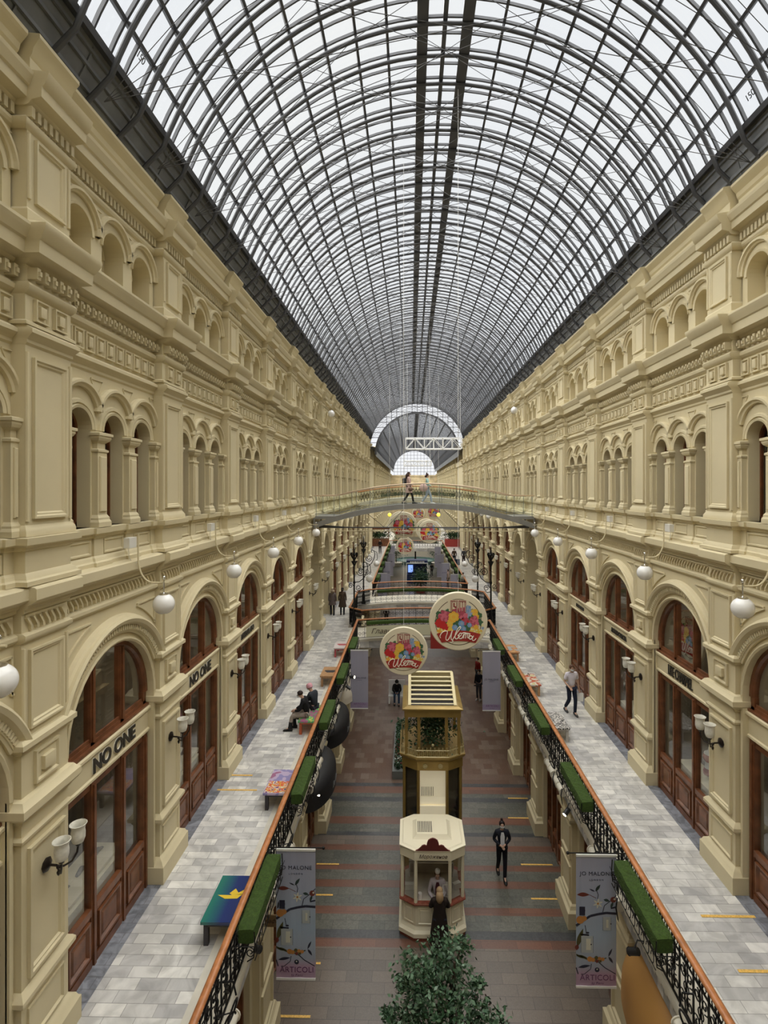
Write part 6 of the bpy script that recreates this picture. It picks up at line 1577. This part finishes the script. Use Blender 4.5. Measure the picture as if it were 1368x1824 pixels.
# walking woman in a dark suit
p = at_z(894, 1562, 0)
person('woman in dark suit and white blouse walking on the ground floor, hands joined', (p.x, p.y, 0), pi, 1.70, dict(elL=(-.25, -.02, 1.14), wrL=(-.06, .17, 1.08), elR=(.25, -.02, 1.14), wrR=(.06, .17, 1.06),
       knL=(-.08, .10, .50), anL=(-.06, .16, .10), toL=(-.065, .31, .04), knR=(.09, -.02, .50), anR=(.09, -.26, .13), toR=(.09, -.13, .04)), 'blazer', (.012, .013, .02), legc=(.010, .010, .014), hair=(.02, .013, .012), bun=True, shirt=(.62, .64, .68))
# customer and vendor at the kiosk
person('woman with blonde hair in a long dark coat at the kiosk counter, seen from behind', (.72, 13.42, 0), 0, 1.66, dict(elL=(-.25, .08, 1.15), wrL=(-.12, .27, 1.06), elR=(.25, .08, 1.15), wrR=(.12, .27, 1.06)), 'coat_sleeves', (.022, .015, .013), hair=(.30, .20, .11), hairlen=.22, coat=(.30, .27, .2), mask=False, boots=True)
person('vendor in white cap and dark apron behind the kiosk counter', (.70, 14.12, .0), pi, 1.62, dict(elL=(-.24, .05, 1.12), wrL=(-.12, .24, 1.05), elR=(.24, .05, 1.12), wrR=(.12, .24, 1.05)), 'blouse', (.42, .38, .40), legc=(.05, .03, .03), hair=(.10, .06, .035), shirt=(.07, .02, .025), hat=(.66, .64, .60), hats=.72, head_tilt=-.35, mask=False)
# man in white shirt on the right walkway
p = at_z(1018, 1272, WZ)
def bag(body, J):
    pass
mn = person('man in white short sleeved shirt and dark jeans walking on the right walkway', (p.x, p.y, WZ), pi+.12, 1.74, dict(elL=(-.24, -.06, 1.12), wrL=(-.27, -.02, .88), elR=(.25, .0, 1.13), wrR=(.16, .18, 1.0), knL=(-.09, .12, .51), anL=(-.08, .10, .10), toL=(-.08, .25, .04), knR=(.09, .02, .50), anR=(.10, -.30, .17), toR=(.10, -.17, .04)),
       'polo_shirt', (.66, .62, .68), 'jeans', (.014, .018, .035), shoe=(.05, .05, .05), hair=(.10, .05, .03), sleeve=.5, head_tilt=-.25)
b = MB(); b.loft([[(-.1, -.03, 0), (.1, -.03, 0), (.1, .03, 0), (-.1, .03, 0)], [(-.11, -.035, .28), (.11, -.035, .28), (.11, .035, .28), (-.11, .035, .28)]], True, True, False)
b.tube([(-.05, 0, .28), (-.04, 0, .38), (.04, 0, .38), (.05, 0, .28)], .005, 4)
thing('carrier_bag', b, WHITE, 'small white carrier bag in the hand of the man in the white shirt', 'bag', loc=(p.x+.31, p.y+.04, WZ+.44))
# seated pair
sit = lambda: dict(pel=(0, -.02, .52), sp=(0, .0, .70), ch=(0, .07, .89), nk=(0, .13, 1.02), hb=(0, .17, 1.08), hm=(0, .20, 1.14), cr=(0, .20, 1.20), hpL=(-.09, .02, .50), hpR=(.09, .02, .50), knL=(-.12, .44, .50), knR=(.12, .44, .52), anL=(-.12, .50, .10), anR=(.12, .40, .10), toL=(-.12, .65, .035), toR=(.12, .55, .035),
       shL=(-.165, .08, .95), shR=(.165, .08, .95), elL=(-.22, .18, .70), elR=(.22, .18, .70), wrL=(-.06, .36, .62), wrR=(.06, .36, .62))
person('seated person in black jacket, beige trousers and black boots on the red legged bench', (-3.40, 17.3, WZ), pi/2, 1.76, sit(), 'jacket', (.012, .012, .014), legc=(.33, .28, .24), hair=(.025, .015, .012), head_tilt=-.45, boots=True)
person('seated person in pink hat and dark jacket on the red legged bench, looking away', (-3.25, 17.9, WZ), pi/2-.5, 1.70, sit(), 'jacket', (.030, .034, .042), legc=(.03, .03, .04), hair=(.08, .03, .12), hat=(.62, .32, .36), head_tilt=-.35)
# couple walking away on the far left walkway
p = at_z(592, 1096, WZ); person('fair haired person in grey coat walking away on the far left walkway', (p.x, p.y, WZ), .1, 1.66, dict(knL=(-.09, .06, .5), anL=(-.09, .12, .1), toL=(-.1, .25, .04)), 'coat_sleeves', (.13, .10, .095), coat=(.68, .25, .17), hair=(.25, .18, .12), hairlen=.2, mask=False, fingers=False, boots=True)
p = at_z(610, 1095, WZ); person('dark haired person in long brown coat walking away on the far left walkway', (p.x, p.y, WZ), 0, 1.70, None, 'coat_sleeves', (.075, .05, .035), coat=(.50, .26, .18), hair=(.02, .015, .012), hairlen=.1, mask=False, fingers=False)
# women on the glass bridge
walk = dict(knL=(-.08, .18, .52), anL=(-.08, .26, .10), toL=(-.08, .40, .05), knR=(.08, -.04, .50), anR=(.08, -.30, .16), toR=(.08, -.18, .05), elR=(.22, .05, 1.12), wrR=(.2, .22, 1.0))
zb2 = 10.86
p = at_y(728, 890, 28.1)
w1 = person('woman in beige pink coat with long dark hair walking on the glass bridge', (p.x, 28.1, zb2), -pi/2, 1.70, dict(walk), 'coat_sleeves', (.50, .34, .30), coat=(.60, .22, .2), legc=(.012, .012, .014), hair=(.04, .02, .015), hairlen=.36, mask=False, fingers=False)
b = MB(); b.loft([[(-.11+q, -.10, z) for q in (0,)]+[(.11, -.10, z), (.11, .1, z), (-.11, .1, z)] for z in (0, .3)], True, True, True); b.sphere((0, 0, .3), .1, 10, 6, (1.1, 1, .6))
thing('backpack', b, BLACK, 'black backpack on the woman in the beige pink coat', 'backpack', loc=(p.x-.22, 28.1, zb2+1.02), rz=0)
b = MB(); b.sphere((0, 0, 0), .13, 12, 8, (1, .5, .8)); thing('handbag', b, cm('bagbrown', (.16, .09, .07)), 'brown handbag carried by the woman in the beige pink coat', 'bag', loc=(p.x+.1, 27.86, zb2+.78), smooth=True)
p = at_y(761, 890, 28.0)
person('woman in mint jacket and pale jeans walking on the glass bridge', (p.x, 28.0, zb2-.01), -pi/2, 1.62, dict(walk), 'jacket', (.36, .56, .52), 'jeans', (.36, .42, .50), shoe=(.65, .65, .65), hair=(.05, .025, .02), bun=True, mask=False, fingers=False, hairlen=.1)
b = MB(); b.sphere((0, 0, 0), .22, 14, 10, (1, .45, .95)); thing('round_bag', b, cm('bagpink', (.55, .38, .34)), 'large round pink bag carried by the woman in the mint jacket', 'bag', loc=(p.x-.2, 27.72, zb2+.86), smooth=True)
# people farther away
def far(px, py, z, label, topc, legc, hair=(.03, .02, .02), rz=0, h=1.7, pose=None, **k):
    p = at_z(px, py, z); return person(label, (p.x, p.y, z), rz, h, pose, 'jacket', topc, legc=legc, hair=hair, fingers=False, **k)
far(707, 1250, 0, 'man in dark jacket and hat seated on the white bench', (.012, .012, .012), (.03, .05, .09), rz=pi, pose=sit(), hat=(.02, .018, .016))
far(851, 1222, 0, 'person in red jacket standing behind the right lilac banner', (.20, .015, .012), (.02, .02, .02), rz=2)
far(853, 1247, 0, 'person in dark coat at the left edge of the right lilac banner', (.012, .015, .022), (.05, .05, .06), rz=2.6, shoe=(.3, .3, .3))
far(677, 986, WZ, 'dark figure standing far away on the left walkway', (.015, .013, .013), (.015, .015, .02), rz=pi)
far(809, 1006, WZ, 'man in brown jacket with a blue suitcase far away on the right walkway', (.09, .06, .045), (.02, .02, .03), rz=0)
far(826, 1006, WZ, 'person in grey standing far away on the right walkway', (.10, .10, .11), (.05, .03, .03), rz=0)
far(825, 1052, WZ, 'person in white top with dark straps sitting by the right lamp post', (.50, .45, .40), (.1, .08, .07), rz=.3, h=1.4)
far(798, 1048, WZ+.0, 'person in beige coat beside the far bridge railing', (.35, .25, .2), (.1, .08, .07), rz=pi/2, h=1.5)
far(758, 1028, 0, 'left one of two dark figures beside the blue kiosk', (.012, .012, .012), (.015, .015, .02), rz=0)
far(769, 1026, 0, 'right one of two dark figures beside the blue kiosk', (.012, .012, .012), (.015, .015, .02), rz=0)
far(652, 1120, 0.0, 'dark figure seen under the bridge at the left', (.02, .015, .015), (.02, .02, .02), rz=0)
far(688, 1112, 0.0, 'second dark figure seen between the bridges', (.02, .015, .015), (.02, .02, .02), rz=0)
b = MB(); b.box(-.2, .2, -.14, .14, .05, .62); b.tube([(-.12, 0, .6), (-.12, 0, .95), (.12, 0, .95), (.12, 0, .6)], .012, 4); p = at_z(815, 1007, WZ)
thing('suitcase', b, cm('suitblue', (.03, .045, .09)), 'dark blue suitcase beside the man on the far right walkway', 'suitcase', loc=(p.x, p.y, WZ))
